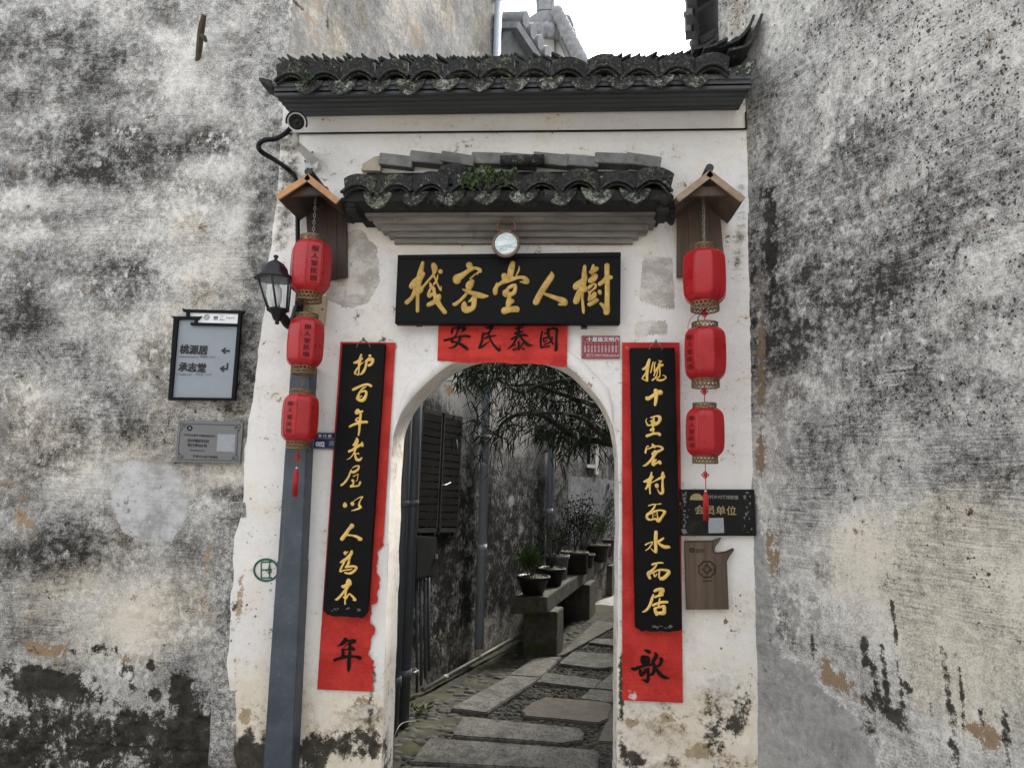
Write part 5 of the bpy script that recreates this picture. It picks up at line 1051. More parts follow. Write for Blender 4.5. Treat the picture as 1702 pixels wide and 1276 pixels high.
def chain(t, z0, z1, mat='chain'):
    mb = MB(); n = max(2, int((z1-z0)/.017))
    for i in range(n):
        z = z0+(z1-z0)*(i+.5)/n; a = i*PI/2+.4; pts = [(.0055*math.cos(u)*math.cos(a), .0055*math.cos(u)*math.sin(a), z+.0115*math.sin(u)) for u in np.linspace(0, 2*PI, 11)]; mb.tube(pts, .0017, 5, cap=False)
    q = mb.build('chain', mat, t); q.data.transform(Matrix.Translation(Vector(WL[t.name]))); return q
def cordknot(t, z1, L, tassel=False):
    off = Vector(WL[t.name]); mb = MB()
    mb.tube([(0, 0, z1), (.001, 0, z1-L)], .0022, 6)
    zk = z1-L*.42
    for (x, z) in ((-.009, 0), (.009, 0), (0, .011), (0, -.011)): mb.tube([(x+.007*math.cos(u), .002, zk+z+.007*math.sin(u)) for u in np.linspace(0, 2*PI, 11)], .0028, 6, cap=False)
    mb.lathe([(0, -.012), (.009, -.006), (.009, .006), (0, .012)], (0, 0, zk), 8)
    q = mb.build('knot_cord', 'tassel', t); q.data.transform(Matrix.Translation(off))
    if tassel:
        zt = z1-L; q2 = MB().lathe([(0, -.006), (.006, -.003), (.006, .003), (0, .006)], (0, 0, zt), 10).build('bead', 'plate_white', t); q2.data.transform(Matrix.Translation(off))
        mb = MB(); mb.lathe([(.004, -.004), (.011, -.02), (.0125, -.05), (.0125, -.10)], (0, 0, zt), 14)
        rr_ = random.Random(3)
        for k_ in range(46):
            a = rr_.uniform(0, 2*PI); r_ = rr_.uniform(.006, .0125); mb.tube([(r_*math.cos(a), r_*math.sin(a), zt-.03), (r_*1.08*math.cos(a), r_*1.08*math.sin(a), zt-.14-rr_.uniform(0, .02))], .0016, 4)
        q3 = mb.build('tassel', 'tassel', t); q3.data.transform(Matrix.Translation(off))
NY = GY-.20
LAN = [('topmost of the left string, lettering to the front', 514, 489, 402, NY, -PI/2+.52, 'chain', .115, HY),
       ('middle of the left string, before the grey duct top', 505, 611, 530, NY, -PI/2+.44, 'cord2', .05, 0),
       ('lowest of the left string, lettering turned left', 496, 735, 655, NY, -PI/2-.24, 'tassel', .05, 0),
       ('topmost of the right string, without visible lettering', 1171.5, 505, 417, NY, None, 'chain', .13, 0),
       ('middle of the right string, lettered on its left', 1172.5, 632, 545, NY, -PI/2-.98, 'cord2', .05, 0),
       ('lowest of the right string, tassel over black plaque', 1172, 759, 678, NY, -PI/2-.92, 'tassel', .05, 0)]
lz = []
for i, (lb, px, pyb, pyt, Yl, fc, kind, cl, _) in enumerate(LAN):
    a, b_ = PY(px, pyb, Yl), PY(px, pyt, Yl); s_ = (b_[2]-a[2])/.268
    t = thing('lantern', 'red octagonal paper lantern, '+lb, 'lantern', tuple(a), 'red lanterns hung in two strings')
    lantern_parts(t, fc); t.scale = (s_*(1.14 if i > 2 else 1.06),)*2+(s_,)
    if i in (0, 3):
        ztop = (PY(513, 316, HY+.1)[2] if i == 0 else PY(1178, 312, HY+.1)[2]); chain(t, .290, (ztop-a[2])/s_)
    else:
        prev = lz[-1]; zgap = (prev-.048*s_-a[2])/s_; cordknot(t, zgap+.03, zgap-.27) if i in (4, 5) else chain(t, .29, zgap+.03, 'brass')
    if kind == 'tassel':
        cordknot(t, -.035, .105 if i == 2 else .15, True)
    if i == 0:
        pass
    # facet orientation: turn the body so that a facet centre lies where the lettering is
    base = (-PI/2-.24) if fc is None else fc
    ch = [c_ for c_ in t.children if c_.name.startswith('shade')][0]; ch.rotation_euler.z = base % (PI/4)
    lz.append(a[2])
mb = MB(); mb.tube(catmull([PY(1166, 515, NY), PY(1148, 530, NY-.02), PY(1144, 548, NY-.03), PY(1160, 556, NY-.05)], 6), .0016, 5); mb.build('wire', 'tassel')['label'] = 'thin red loose wire loop beside the right lantern string'; bpy.context.scene.collection.objects['wire']['category'] = 'wire'
mb = MB(); mb.tube(catmull([PY(1174, 512, NY), PY(1160, 528, NY-.02), PY(1164, 538, NY-.05)], 6), .0022, 5).tube([PY(1160, 530, NY-.02), PY(1165, 545, NY-.05)], .003, 5); tag(mb.build('wire', 'black_plastic'), 'short black wires hanging between the two upper right lanterns', 'wire')

# ================================================================== SECURITY CAMERA, CABLES
CYm = GY-.33
ct = thing('security_camera', 'white bullet security camera on a wall bracket above the orange hood', 'camera', tuple(PY(520, 282, GY)))
c = PY(493, 203, CYm); r_ = PY(507, 203, CYm)[0]-c[0]; ax = (c-EYE)/np.linalg.norm(c-EYE)*.2
MB().tube([c, c+ax*.9], [r_*.98, r_*.9], 24).build('body', 'cam_body', ct, 0)
au = ax/np.linalg.norm(ax); uu = np.cross(au, [0, 0, 1.0]); uu /= np.linalg.norm(uu); vv_ = np.cross(uu, au)
ring = lambda rr_, d, a: c+au*d+uu*rr_*math.cos(a)+vv_*rr_*math.sin(a)
MB().tube([ring(r_*.97, -.004, a) for a in np.linspace(0, 2*PI, 33)], .0042, 6, cap=False).build('bezel', 'white_plastic', ct)
ln = MB()
for r0_, r1_, d0_, d1_ in ((.90, .62, -.004, -.002), (.62, .58, -.002, -.007), (.58, .30, -.007, -.004), (.30, .0, -.004, -.010)):
    ln.add([ring(r_*r0_, d0_, a) for a in np.linspace(0, 2*PI, 33)[:-1]]+[ring(r_*r1_, d1_, a) for a in np.linspace(0, 2*PI, 33)[:-1]], [(i, (i+1) % 32, 32+(i+1) % 32, 32+i) for i in range(32)], True)
ln.build('lens', 'lens', ct)
mb = MB(); a_ = np.linspace(R(-20), R(200), 24); n_ = 24
mb.add([ring(r_*k_, d_, a) for k_ in (1.24, 1.08) for d_ in (-.012, .17) for a in a_], [(i, i+1, n_+i+1, n_+i) for i in range(n_-1)]+[(2*n_+i+1, 2*n_+i, 3*n_+i, 3*n_+i+1) for i in range(n_-1)]+[(i+1, i, 2*n_+i, 2*n_+i+1) for i in range(n_-1)], True); mb.build('hood', 'black_plastic', ct)
MB().tube([PY(492, 222, CYm+.06), PY(491, 243, CYm+.08)], .018, 12).build('joint', 'cam_body', ct)
px = [(486, 240), (497, 236), (531, 266), (527, 281), (518, 276)]
MB().hexa([PY(x, y, CYm+.08+.14*(i in (2, 3, 4))) for i, (x, y) in enumerate(px)][::-1], [PY(x, y, CYm+.12+.19*(i in (2, 3, 4))) for i, (x, y) in enumerate(px)][::-1]).build('arm', 'white_plastic', ct, .003)
px_slab('wall_plate', [(507, 279), (505, 262), (520, 250), (533, 265), (531, 279), (519, 286)], GY-.028, .035, 'white_plastic', ct, .004)
for x, y in ((507, 268), (519, 253), (528, 267), (518, 281)): MB().tube([PY(x, y, GY-.04), PY(x, y, GY-.026)], .005, 8).build('screw', 'black_iron', ct)
cd = MB(); C_ = catmull([PY(483, 213, CYm+.05), PY(474, 222, CYm+.04), PY(458, 231, CYm), PY(440, 233, CYm-.04), PY(430, 241, CYm-.04), PY(434, 252, CYm-.02), PY(455, 265, CYm+.1), PY(478, 281, GY-.06), PY(491, 296, GY-.04), PY(494, 320, GY-.035), PY(495, 400, GY-.03), PY(496, 500, GY-.03)], 26)
cd.tube(C_, [.0115+.0014*(i % 2) for i in range(len(C_))], 10)
tag(cd.build('conduit', 'black_plastic'), 'black corrugated conduit looping from the camera down the gate wall', 'conduit')
mb = MB(); mb.tube([PY(470, 222.5, GY-.012), PY(600, 221, GY-.012), PY(760, 219.5, GY-.012), PY(1000, 217.5, GY-.013), PY(1240, 214.8, GY-.012)], .0052, 6); mb.tube([PY(1240, 214.8, GY-.013), PY(1239.5, 186, GY-.013)], .0045, 6)
tag(mb.build('cable', 'black_plastic'), 'thin black cable running straight across the gate wall under the eave', 'cable')

# ================================================================== COACH LAMP
LMY = GY-.26
lt = thing('wall_lamp', 'black six sided coach lamp with clear panes and a white bulb', 'wall lamp', tuple(PY(500, 520, GY-.05)))
ct_ = PY(456, 463, LMY); cb_ = PY(462, 515, LMY); r1 = PY(484, 463, LMY)[0]-ct_[0]; r2 = PY(479, 515, LMY)[0]-cb_[0]; zt, zb = ct_[2], cb_[2]; xc, xb2 = ct_[0], cb_[0]
H6 = [PI/6+i*PI/3+.25 for i in range(6)]
mb = MB(); f6 = lambda a, z: math.cos(PI/6)/math.cos(((a-.25+PI/6-PI/6) % (PI/3))-PI/6)*.95+.05
zap = PY(456, 433, LMY)[2]; hh = zap-zt
mb.lathe([(r1*1.18, -.006), (r1*1.15, .004), (r1*.80, hh*.30), (r1*.74, hh*.52), (r1*.50, hh*.82), (r1*.22, hh*.97), (.006, hh*1.0)], (xc, LMY, zt), 36, True, f6)
mb.build('lamp_roof', 'black_iron', lt)
mb = MB(); mb.lathe([(.006, 0), (.010, .006), (.006, .012), (.012, .02), (.013, .028), (.0, .036)], (xc, LMY, zap-.004), 12); mb.build('finial', 'black_iron', lt)
fr = MB(); gl = []
for i in range(6):
    a, a2_ = H6[i], H6[(i+1) % 6]; p1 = np.array([xc+r1*math.cos(a), LMY+r1*math.sin(a), zt]); p2 = np.array([xb2+r2*math.cos(a), LMY+r2*math.sin(a), zb]); p3 = np.array([xc+r1*math.cos(a2_), LMY+r1*math.sin(a2_), zt]); p4 = np.array([xb2+r2*math.cos(a2_), LMY+r2*math.sin(a2_), zb])
    fr.tube([p1, p2], .0052, 6); fr.tube([p1, p3], .004, 6); fr.tube([p2, p4], .005, 6)
    ins = .985; cc = np.array([(xc+xb2)/2, LMY, 0])
    q = [cc+(p_-cc)*np.array([ins, ins, 1]) for p_ in (p2, p4, p3, p1)]; q2_ = [cc+(p_-cc)*np.array([.93, .93, 1]) for p_ in (p2, p4, p3, p1)]
    MB().hexa(q2_, q).build('glass_pane', 'glass', lt)
fr.build('frame', 'black_iron', lt)
mb = MB(); mb.lathe([(.006, -.075), (.012, -.07), (.009, -.06), (.02, -.05), (r2*.62, -.02), (r2*1.05, -.006), (r2*1.08, .002)], (xb2, LMY, zb), 24, True, f6); mb.build('base_cup', 'black_iron', lt)
MB().lathe([(.014, 0), (.016, .02), (.026, .035), (.028, .06), (.027, .10), (.012, .125), (0, .13)], ((xc+xb2)/2, LMY, zb+.004), 18).build('bulb', 'bulb', lt)
C_ = catmull([(xb2, LMY, zb-.03), PY(470, 527, LMY+.03), PY(480, 540, LMY+.08), PY(488, 533, LMY+.14), PY(494, 512, GY-.05)], 6)
mb = MB().tube(C_, [.016, .017, .018, .02, .022, .024]+[.024]*(len(C_)-12)+[.022]*6, 10); mb.box(PY(497, 510, GY-.045), (.04, .02, .12)); mb.build('bracket', 'black_iron', lt)
bb = px_slab('mounting_board', [(488, 543), (494, 490), (543, 492), (538, 541)], GY-.032, .028, 'board_beige', None, .003)
tag(bb, 'small pale wooden board screwed to the wall behind the coach lamp', 'mounting board')
for x, y in ((497, 512), (536, 514)): MB().tube([PY(x, y, GY-.036), PY(x, y, GY-.031)], .005, 8).build('screw', 'black_iron', bb)
MB().tube([PY(518, 514, GY-.036), PY(518, 514, GY-.031)], .007, 8).build('screw', 'chain', bb)

# ================================================================== LEFT WALL SIGNS
DY = LWY-.035
ds = thing('direction_sign', 'grey direction sign in a black roofline frame with two arrows', 'sign', tuple(PY(335, 665, DY)))
def c8(x, y): return (290+x/7.975, 505+y/7.975)
px_slab('panel', [c8(-55, 1240), c8(40, 190), c8(840, 270), c8(765, 1250)], DY, .025, 'sign_grey', ds, .001)
px_slab('header_panel', [c8(290, 258), c8(290, 215), c8(185, 200), c8(190, 112), c8(860, 125), c8(840, 270)], DY-.004, .02, 'sign_white', ds, .001)
fd = DY-.012; fm = MB()
for i, pl in enumerate([[(110, 100), (105, 58), (150, 70), (880, 88), (928, 92), (905, 118), (870, 128), (160, 112)], [(845, 110), (885, 115), (797, 1275), (752, 1272)], [(-80, 1275), (-85, 1235), (760, 1246), (797, 1280)], [(-12, 165), (45, 200), (-40, 1245), (-85, 1240)],
           [(-60, 150), (-40, 165), (350, 165), (358, 160), (318, 208), (280, 205), (45, 205), (-10, 200)], [(265, 200), (300, 200), (292, 262), (262, 258)], [(210, 245), (835, 262), (835, 294), (210, 280)], [(150, 100), (192, 105), (190, 180), (155, 178)]]):
    a = [PY(*c8(x, y), fd-.0008*i) for x, y in pl]; fm.hexa(a, [p_+np.array([0, .02, 0]) for p_ in a])
fo = fm.build('frame', 'sign_dark', ds); bm_ = bmesh.new(); bm_.from_mesh(fo.data); bmesh.ops.recalc_face_normals(bm_, faces=bm_.faces); bm_.to_mesh(fo.data); bm_.free()
TYs = DY-.0012; zdL = (.035, 0, 1)
txt_px('桃源居', *c8(62, 650), 14.0, TYs, 'sign_text', 'lettering', ds, bold=.006, fat=.065, slope=.03, sx=1.0, zd=zdL)
txt_px('承志堂', *c8(42, 885), 14.0, TYs, 'sign_text', 'lettering', ds, bold=.006, fat=.065, slope=.03, sx=1.0, zd=zdL)
for y, tx in ((706, 'Utopian Residence'), (940, 'Chengzhi Hall')): txt_px(tx, *c8(55 if y < 800 else 34, y), 3.9, TYs, 'sign_text2', 'lettering', ds, bold=.004, slope=.03)
txt_px('桃源居', *c8(340, 712), 3.8, TYs, 'sign_text2', 'lettering', ds, bold=.006, slope=.03); txt_px('承志堂', *c8(280, 945), 3.8, TYs, 'sign_text2', 'lettering', ds, bold=.006, slope=.03)
txt_px('도원거', *c8(458, 716), 3.6, TYs, 'sign_text2', 'lettering', ds, slope=.03); txt_px('승지당', *c8(405, 948), 3.6, TYs, 'sign_text2', 'lettering', ds, slope=.03)
def arrow(pls, nm):
    mb = MB()
    for i, pl in enumerate(pls): a = [PY(*c8(x, y), TYs-.0004-.0003*i) for x, y in pl]; mb.hexa(a, [p_+np.array([0, .001, 0]) for p_ in a])
    o = mb.build('arrow', 'sign_text', ds); bm_ = bmesh.new(); bm_.from_mesh(o.data); bmesh.ops.recalc_face_normals(bm_, faces=bm_.faces); bm_.to_mesh(o.data); bm_.free()
arrow([[(615, 620), (662, 580), (690, 584), (652, 622)], [(615, 618), (652, 620), (690, 658), (660, 662)], [(640, 608), (735, 612), (732, 636), (640, 632)]], '')
arrow([[(595, 858), (645, 818), (672, 822), (632, 860)], [(595, 856), (632, 858), (665, 898), (635, 902)], [(625, 845), (700, 850), (700, 876), (625, 870)], [(692, 782), (715, 784), (706, 874), (684, 872)]], '')
hy = DY-.0052; lg = MB(); q0 = PY(*c8(428, 176), hy)
for rr_, tr_ in ((.014, .0011), (.0095, .001)): lg.tube([q0+np.array([rr_*math.cos(a), 0, rr_*math.sin(a)]) for a in np.linspace(0, 2*PI, 25)], tr_, 5, cap=False)
for a in range(12): lg.tube([q0+np.array([r_*math.cos(a*PI/6), 0, r_*math.sin(a*PI/6)]) for r_ in (.0145, .018)], .0008, 4)
lg.tube([q0+np.array([.006*math.cos(a), 0, .006*math.sin(a)]) for a in np.linspace(0, 2*PI, 5)], .001, 5, cap=False)
lg.build('emblem', 'plaque_grey', ds)
lg = MB(); q0 = PY(*c8(547, 186), hy)
for dx in (-.008, 0, .008): lg.box(q0+np.array([dx, 0, 0]), (.006, .001, .008)); lg.box(q0+np.array([dx, 0, .007]), (.009, .001, .003))
lg.box(q0+np.array([0, 0, -.009]), (.026, .001, .003)); lg.build('emblem', 'sign_text', ds)
lg = MB(); q0 = PY(*c8(632, 186), hy); lg.tube([q0+np.array([x, 0, z]) for x, z in ((.010, .012), (-.004, .013), (-.008, .004), (.002, .002), (-.012, -.006))], .001, 4); lg.box(q0+np.array([0, 0, -.011]), (.030, .001, .003)); lg.build('emblem', 'plaque_grey', ds)
txt_px('黟美宏村', *c8(683, 198), 3.3, hy+.0006, 'plaque_grey', 'lettering', ds, slope=.02)

PQY = LWY-.03
def cq(x, y): return (240+x/3.9875, 480+y/3.9875)
pq = thing('plaque', 'square cornered grey metal plaque with fretwork border, below the direction sign', 'plaque', tuple(PY(344, 769, PQY)))
px_slab('panel', [cq(202, 1145), cq(225, 870), cq(654, 883), cq(633, 1158)], PQY, .016, 'plaque_grey', pq, .0015)
def line_px(mb, pts, r_, Y, f): mb.tube([PY(*f(x, y), Y) for x, y in pts], r_, 4); return mb
bl = MB(); Yb = PQY-.001
for pl in ([(270, 893), (600, 903)], [(620, 940), (612, 1095)], [(582, 1138), (260, 1130)], [(222, 1090), (238, 930)]): line_px(bl, pl, .0011, Yb, cq)
for (cx_, cy_, sx_, sy_) in ((238, 890, 1, 1), (634, 902, -1, 1), (222, 1130, 1, -1), (618, 1138, -1, -1)):
    for pl in ([(0, 0), (0, 22), (12, 22), (12, 12), (36, 12), (36, 26), (24, 26), (24, 0), (0, 0)], [(10, 34), (10, 48)], [(0, 34), (20, 34)]): line_px(bl, [(cx_+sx_*x, cy_+sy_*y) for x, y in pl], .0011, Yb, cq)
bl.build('border', 'sign_dark', pq)
q0 = PY(*cq(300, 922), Yb); MB().tube([q0+np.array([.012*math.cos(a), 0, .012*math.sin(a)]) for a in np.linspace(0, 2*PI, 19)], .003, 5, cap=False).build('emblem', 'sign_dark', pq)
for s_, x, y, h_, b_ in (('世界文化遗产·中国皖南古村落', 262, 972, 3.4, .012), ('宏村镇宏村村', 284, 1012, 5.2, .012), ('茶行弄002号', 284, 1042, 5.2, .012), ('黟县古民居标志牌', 302, 1072, 2.6, 0), ('黟县文化遗产管理处', 322, 1114, 4.0, .008)): txt_px(s_, *cq(x, y), h_, Yb, 'sign_dark', 'lettering', pq, bold=b_, slope=.03, sx=1.06)

px_slab('sticker', [cq(478, 1075), cq(486, 960), cq(602, 964), cq(596, 1080)], Yb-.0004, .001, 'sticker', pq, 0)
# house number plate
NPY = GY-.014
npt = thing('number_plate', 'dark blue enamel house number plate reading 002, beside the grey duct', 'number plate', tuple(PY(538, 745, NPY)))
px_slab('panel', [(519, 745.5), (522.5, 718.5), (557, 718.5), (556, 746.5)], NPY, .006, 'plate_blue', npt, .001)
txt_px('茶 行 弄', 528.5, 726.3, 5.0, NPY-.0005, 'plate_white', 'lettering', npt, bold=.02, sx=1.15); txt_px('002', 524.6, 741.5, 9.6, NPY-.0005, 'plate_white', 'lettering', npt, bold=.045, sx=.92)
px_slab('tag_patch', [(546.5, 740.5), (547.5, 732.5), (555.5, 732.5), (555, 740.5)], NPY-.001, .001, 'plaque_grey', npt, 0)
mb = MB(); 
for pl in ([(520.5, 728.6), (556, 728.6)], [(523.3, 719.6), (556, 719.6)], [(520.2, 744.4), (555.5, 745)], [(523.2, 719.6), (520.2, 744.4)]): line_px(mb, pl, .0007, NPY-.0008, lambda x, y: (x, y))
mb.build('border', 'plate_white', npt)

# red merit plaque right of the banner
RPY = GY-.014
def cr(x, y): return (960+x/21.27, 550+y/21.27)
rp = thing('plaque', 'small maroon plaque with white printing, right under the signboard', 'plaque', tuple(PY(998, 596, RPY)))
px_slab('panel', [cr(140, 970), cr(140, 165), cr(1500, 165), cr(1490, 970)], RPY, .008, 'plate_red', rp, .001)
Yb = RPY-.0006; mb = MB()
for pl in ([(240, 195), (1390, 195), (1460, 260), (1455, 860), (1390, 925), (240, 925), (165, 860), (165, 260), (240, 195)], [(200, 375), (1440, 375)], [(200, 800), (1440, 800)]): line_px(mb, pl, .0008, Yb, cr)
mb.build('border', 'plate_pink', rp)
txt_px('十星级文明户', *cr(315, 350), 6.6, Yb, 'plate_white', 'lettering', rp, bold=.02, sx=1.20, sp=1.0)
cols = ['爱国星', '守法星', '文教星', '科技星', '新风星', '孝老星', '和睦星', '卫生星', '致富星', '诚信星']
for i, s_ in enumerate(cols):
    x = 262+i*122
    a = PY(*cr(x, 585), Yb); text('\n'.join(s_), .0128, 'plate_pink', 'lettering', rp, a, bold=.02, align='CENTER', line=.92, depth=.0006)
mb = MB()
for i in range(10):
    q0 = PY(*cr(262+i*122, 450), Yb-.0004); st_ = [q0+np.array([(.0052 if k_ % 2 == 0 else .0022)*math.sin(k_*PI/5), 0, (.0052 if k_ % 2 == 0 else .0022)*math.cos(k_*PI/5)]) for k_ in range(10)]; mb.add(st_, [tuple(range(10))])
mb.build('stars', 'gold_dull', rp)
txt_px('宏村镇精神文明建设委员会', *cr(300, 888), 3.4, Yb, 'plate_pink', 'lettering', rp, bold=.02, sx=1.16)

# black member plaque and the carved board under it
BPY = GY-.03
def cb2(x, y): return (1110+x/5.106, 790+y/5.106)
bp = thing('plaque', 'chipped black stone plaque with a half sun emblem, right of the right couplet board', 'plaque', tuple(PY(1194, 890, BPY)))
px_slab('panel', [cb2(112, 512), cb2(104, 118), cb2(735, 118), cb2(750, 512)], BPY, .022, 'stone_black', bp, .002)
Yb = BPY-.0008; q0 = PY(*cb2(245, 208), Yb); rr_ = PY(*cb2(303, 208), Yb)[0]-q0[0]
mb = MB(); st_ = [q0+np.array([rr_*math.cos(a), 0, rr_*math.sin(a)*.98]) for a in np.linspace(0, PI, 21)]; mb.hexa(st_, [p_+np.array([0, .001, 0]) for p_ in st_]); o = mb.build('emblem', 'gold_dull', bp)
txt_px('宏村乡村客栈联盟', *cb2(318, 192), 6.0, Yb, 'grey_print', 'lettering', bp, bold=.012, sx=1.0); txt_px('会员单位', *cb2(226, 320), 14.2, Yb, 'gold_dull', 'lettering', bp, bold=.012, sx=1.07, sp=1.02)
px_slab('sticker', [cb2(346, 488), cb2(344, 360), cb2(472, 358), cb2(478, 486)], Yb, .001, 'sticker', bp, 0)
mb = MB(); rs_ = np.random.RandomState(4)
for i in range(54):
    if i < 36: x, y = 135+rs_.randn()*16, rs_.uniform(125, 495)
    else: x, y = 680+rs_.randn()*24, rs_.uniform(135, 480)
    q0 = PY(*cb2(x, y), Yb-.0003*rs_.rand()); s_ = rs_.uniform(.002, .0075)*(1.6 if i in (0, 1, 40, 41) else 1); k_ = rs_.randint(4, 7); mb.add([q0+np.array([s_*rs_.uniform(.5, 1)*math.cos(-a), 0, s_*rs_.uniform(.5, 1.3)*math.sin(-a)]) for a in np.arange(k_)*2*PI/k_], [tuple(range(k_))[::-1]])
for pl in ([(110, 455), (150, 452), (165, 490), (128, 490)], [(640, 170), (665, 165), (660, 200), (645, 200)], [(655, 140), (690, 140), (680, 155), (665, 152)]):
    a = [PY(*cb2(x, y), Yb-.0006) for x, y in pl][::-1]; mb.add(a, [(0, 1, 2, 3)])
mb.build('chipped_patches', 'plaque_grey', bp)['kind'] = 'stuff'
WPY = GY-.03
wp = thing('carved_board', 'brown wooden board with a roofline cut-out and an engraved octagon', 'carved board', tuple(PY(1176, 1012, WPY)))
P_ = [cb2(x, y) for x, y in [(162, 1138), (145, 565), (150, 555), (384, 553), (420, 538), (455, 530), (432, 565), (405, 605), (395, 640), (402, 652), (440, 656), (500, 645), (560, 618), (558, 640), (525, 685), (502, 730), (518, 1135)]]
a = [PY(x, y, WPY) for x, y in P_]; MB().hexa(a, [q_+np.array([0, .026, 0]) for q_ in a]).build('panel', 'wood_carved', wp, .0)
Yb = WPY-.0008; mb = MB(); oc = lambda r_: [(332+r_*math.cos(a+PI/8), 795+r_*.98*math.sin(a+PI/8)) for a in np.arange(9)*PI/4]
for r_ in (78, 70): line_px(mb, oc(r_), .0014, Yb, cb2)
for r_ in (44, 36, 24): line_px(mb, [(332+r_*math.cos(a), 795+r_*math.sin(a)) for a in np.linspace(0, 2*PI, 5)], .0012, Yb, cb2)
for i in range(8): line_px(mb, [(332+r_*math.cos(i*PI/4), 795+r_*math.sin(i*PI/4)) for r_ in (46, 66)], .001, Yb, cb2)
line_px(mb, [(295, 893), (372, 893)], .0018, Yb, cb2); line_px(mb, [(150, 566), (380, 558)], .0016, Yb, cb2); line_px(mb, [(402, 655), (500, 650), (556, 625)], .002, Yb, cb2); line_px(mb, [(384, 555), (378, 620), (390, 655)], .0014, Yb, cb2)
mb.build('engraving', 'wood_line', wp)
q0 = PY(*cb2(205, 632), Yb); mb = MB(); mb.tube([q0+np.array([.009*math.cos(a), 0, .009*math.sin(a)]) for a in np.linspace(0, 2*PI, 13)], .004, 5); mb.build('emblem', 'wood_line', wp)
txt_px('宏村', *cb2(238, 650), 6.5, Yb, 'wood_line', 'lettering', wp, bold=.01)
for x, y in ((240, 1134), (441, 1140)): MB().tube([PY(*cb2(x, y), WPY-.006), PY(*cb2(x, y), WPY)], .0035, 8).build('screw', 'chain', wp)

# ================================================================== DUCT, STENCIL, PEG
du = thing('drain_duct', 'square dark grey drain duct running down the wall behind the left lanterns', 'drain duct', tuple(PY(465, 1300, GY)))
DT = GY-.10
tlx, trx, brx, blx = PY(483, 606, DT), PY(517, 606, DT), PY(481, 1345, DT), PY(434, 1345, DT)
def duct(v0, v1, gx, nm, yy0):
    L0, R0_, L1, R1 = tlx+(blx-tlx)*v0, trx+(brx-trx)*v0, tlx+(blx-tlx)*v1, trx+(brx-trx)*v1; e = np.array([gx, 0, 0])
    a = [L0-e, L1-e, R1+e, R0_+e]; a = [np.array([q_[0], yy0, q_[2]]) for q_ in a]; return MB().hexa(a, [np.array([q_[0], GY-.004, q_[2]]) for q_ in a]).build(nm, 'duct', du, .004)
duct(0, .468, .0, 'pipe_section', DT); duct(.462, 1, .003, 'pipe_section', DT-.003)
mb = MB(); q0 = PY(443, 947, GY-.006)
tagm = MB()
tagm.tube([PY(442+20*math.cos(a), 947+18*math.sin(a), GY-.005) for a in np.linspace(0, 2*PI, 33)], .0055, 6, cap=False)
for pl in ([(434, 934), (434, 960)], [(448, 934), (448, 960)], [(434, 934), (452, 933)], [(434, 947), (452, 946)], [(434, 960), (452, 960)]): tagm.tube([PY(x, y, GY-.004) for x, y in pl], .0038, 6)
for v_i in range(len(tagm.v)): x, y, z = tagm.v[v_i]; tagm.v[v_i] = (x, GY-.0035+(y-(GY-.0045))*.15, z)
tag(tagm.build('stencil_mark', 'green_paint'), 'green painted ring stencil on the whitewash, half hidden by the duct', 'stencil mark')
pg = thing('wall_peg', 'old grey forked wooden peg sticking out of the left house wall', 'wall peg', tuple(PY(330, 100, LWY)))
C_ = [PY(339, 25, LWY-.17), PY(336, 40, LWY-.14), PY(333, 58, LWY-.10), PY(331, 80, LWY-.05), PY(328, 104, LWY+.01)]
MB().tube(C_, [.013, .018, .019, .018, .014], 7, smooth=False).build('shaft', 'wood_carved', pg); MB().tube([PY(331, 55, LWY-.11), PY(340, 64, LWY-.10), PY(343, 70, LWY-.09)], [.014, .014, .008], 6, smooth=False).build('notch', 'wood_carved', pg)
# ================================================================== ALLEY THINGS
def downpipe(label, px, off, r, mat, ztop, zbot=.0, clips=True, joints=()):
    s_ = sA(*px); p0 = A0+ADIR*s_+ANRM*off
    t = thing('downpipe', label, 'downpipe', (p0[0], p0[1], zbot)); MB().tube([p0+[0, 0, zbot], p0+[0, 0, ztop]], r, 14).build('pipe', mat, t)
    for z in joints: MB().tube([p0+[0, 0, z-.03], p0+[0, 0, z+.03]], r*1.14, 14).build('collar', mat, t)
    return p0
downpipe('pale round downpipe at the corner of the tall alley wall, rising above the gateway roof', (797, 760), .05, .038, 'pipe_white', float(PA(829, 12)[2]), .12, joints=(.95, 1.9, 3.1))
zt_ = float(PA(829, 14)[2]); tag(MB().lathe([(.040, -.03), (.046, 0), (.062, .05), (.066, .12), (.066, .22)], tuple(A0+ADIR*sA(797, 760)+ANRM*.05+np.array([0, 0, zt_])), 14).build('rain_hopper', 'pipe_white'), 'pale rain hopper on top of the tall alley downpipe', 'rain hopper')
downpipe('thin pale downpipe further along the alley, behind the potted plants', (908, 800), .045, .034, 'pipe_white', Z2-.1, .0, joints=(1.2, 2.2))
gp = lambda px, py, o: A0+ADIR*sA(px, py)+ANRM*o
p0 = PZ(658, 1214, 0); 
for nm, lab, pxx, rr_, z1 in (('downpipe', 'thick black drain pipe nearest the arch, behind its left jamb', (652, 1222), .035, 3.0), ('downpipe', 'thick dark drain pipe second from the left jamb, with a clamp near its foot', (669, 1206), .038, 3.0)):
    q0 = PZ(pxx[0], pxx[1], 0); t = thing('downpipe', lab, 'downpipe', tuple(q0)); MB().tube([q0, q0+np.array([0, 0, z1])], rr_, 14).build('pipe', 'pipe_dark', t); MB().tube([q0+[0, 0, .28], q0+[0, 0, .34]], rr_*1.18, 14).build('collar', 'pipe_dark', t)
    MB().tube([q0+[0, 0, 1.35], q0+[0, 0, 1.39]], rr_*1.12, 14).build('collar', 'pipe_dark', t)
q0 = gp(700, 900, .0); bx = thing('meter_box', 'dark metal meter box on the alley wall below the shutter', 'meter box', tuple(PA(706, 962)))
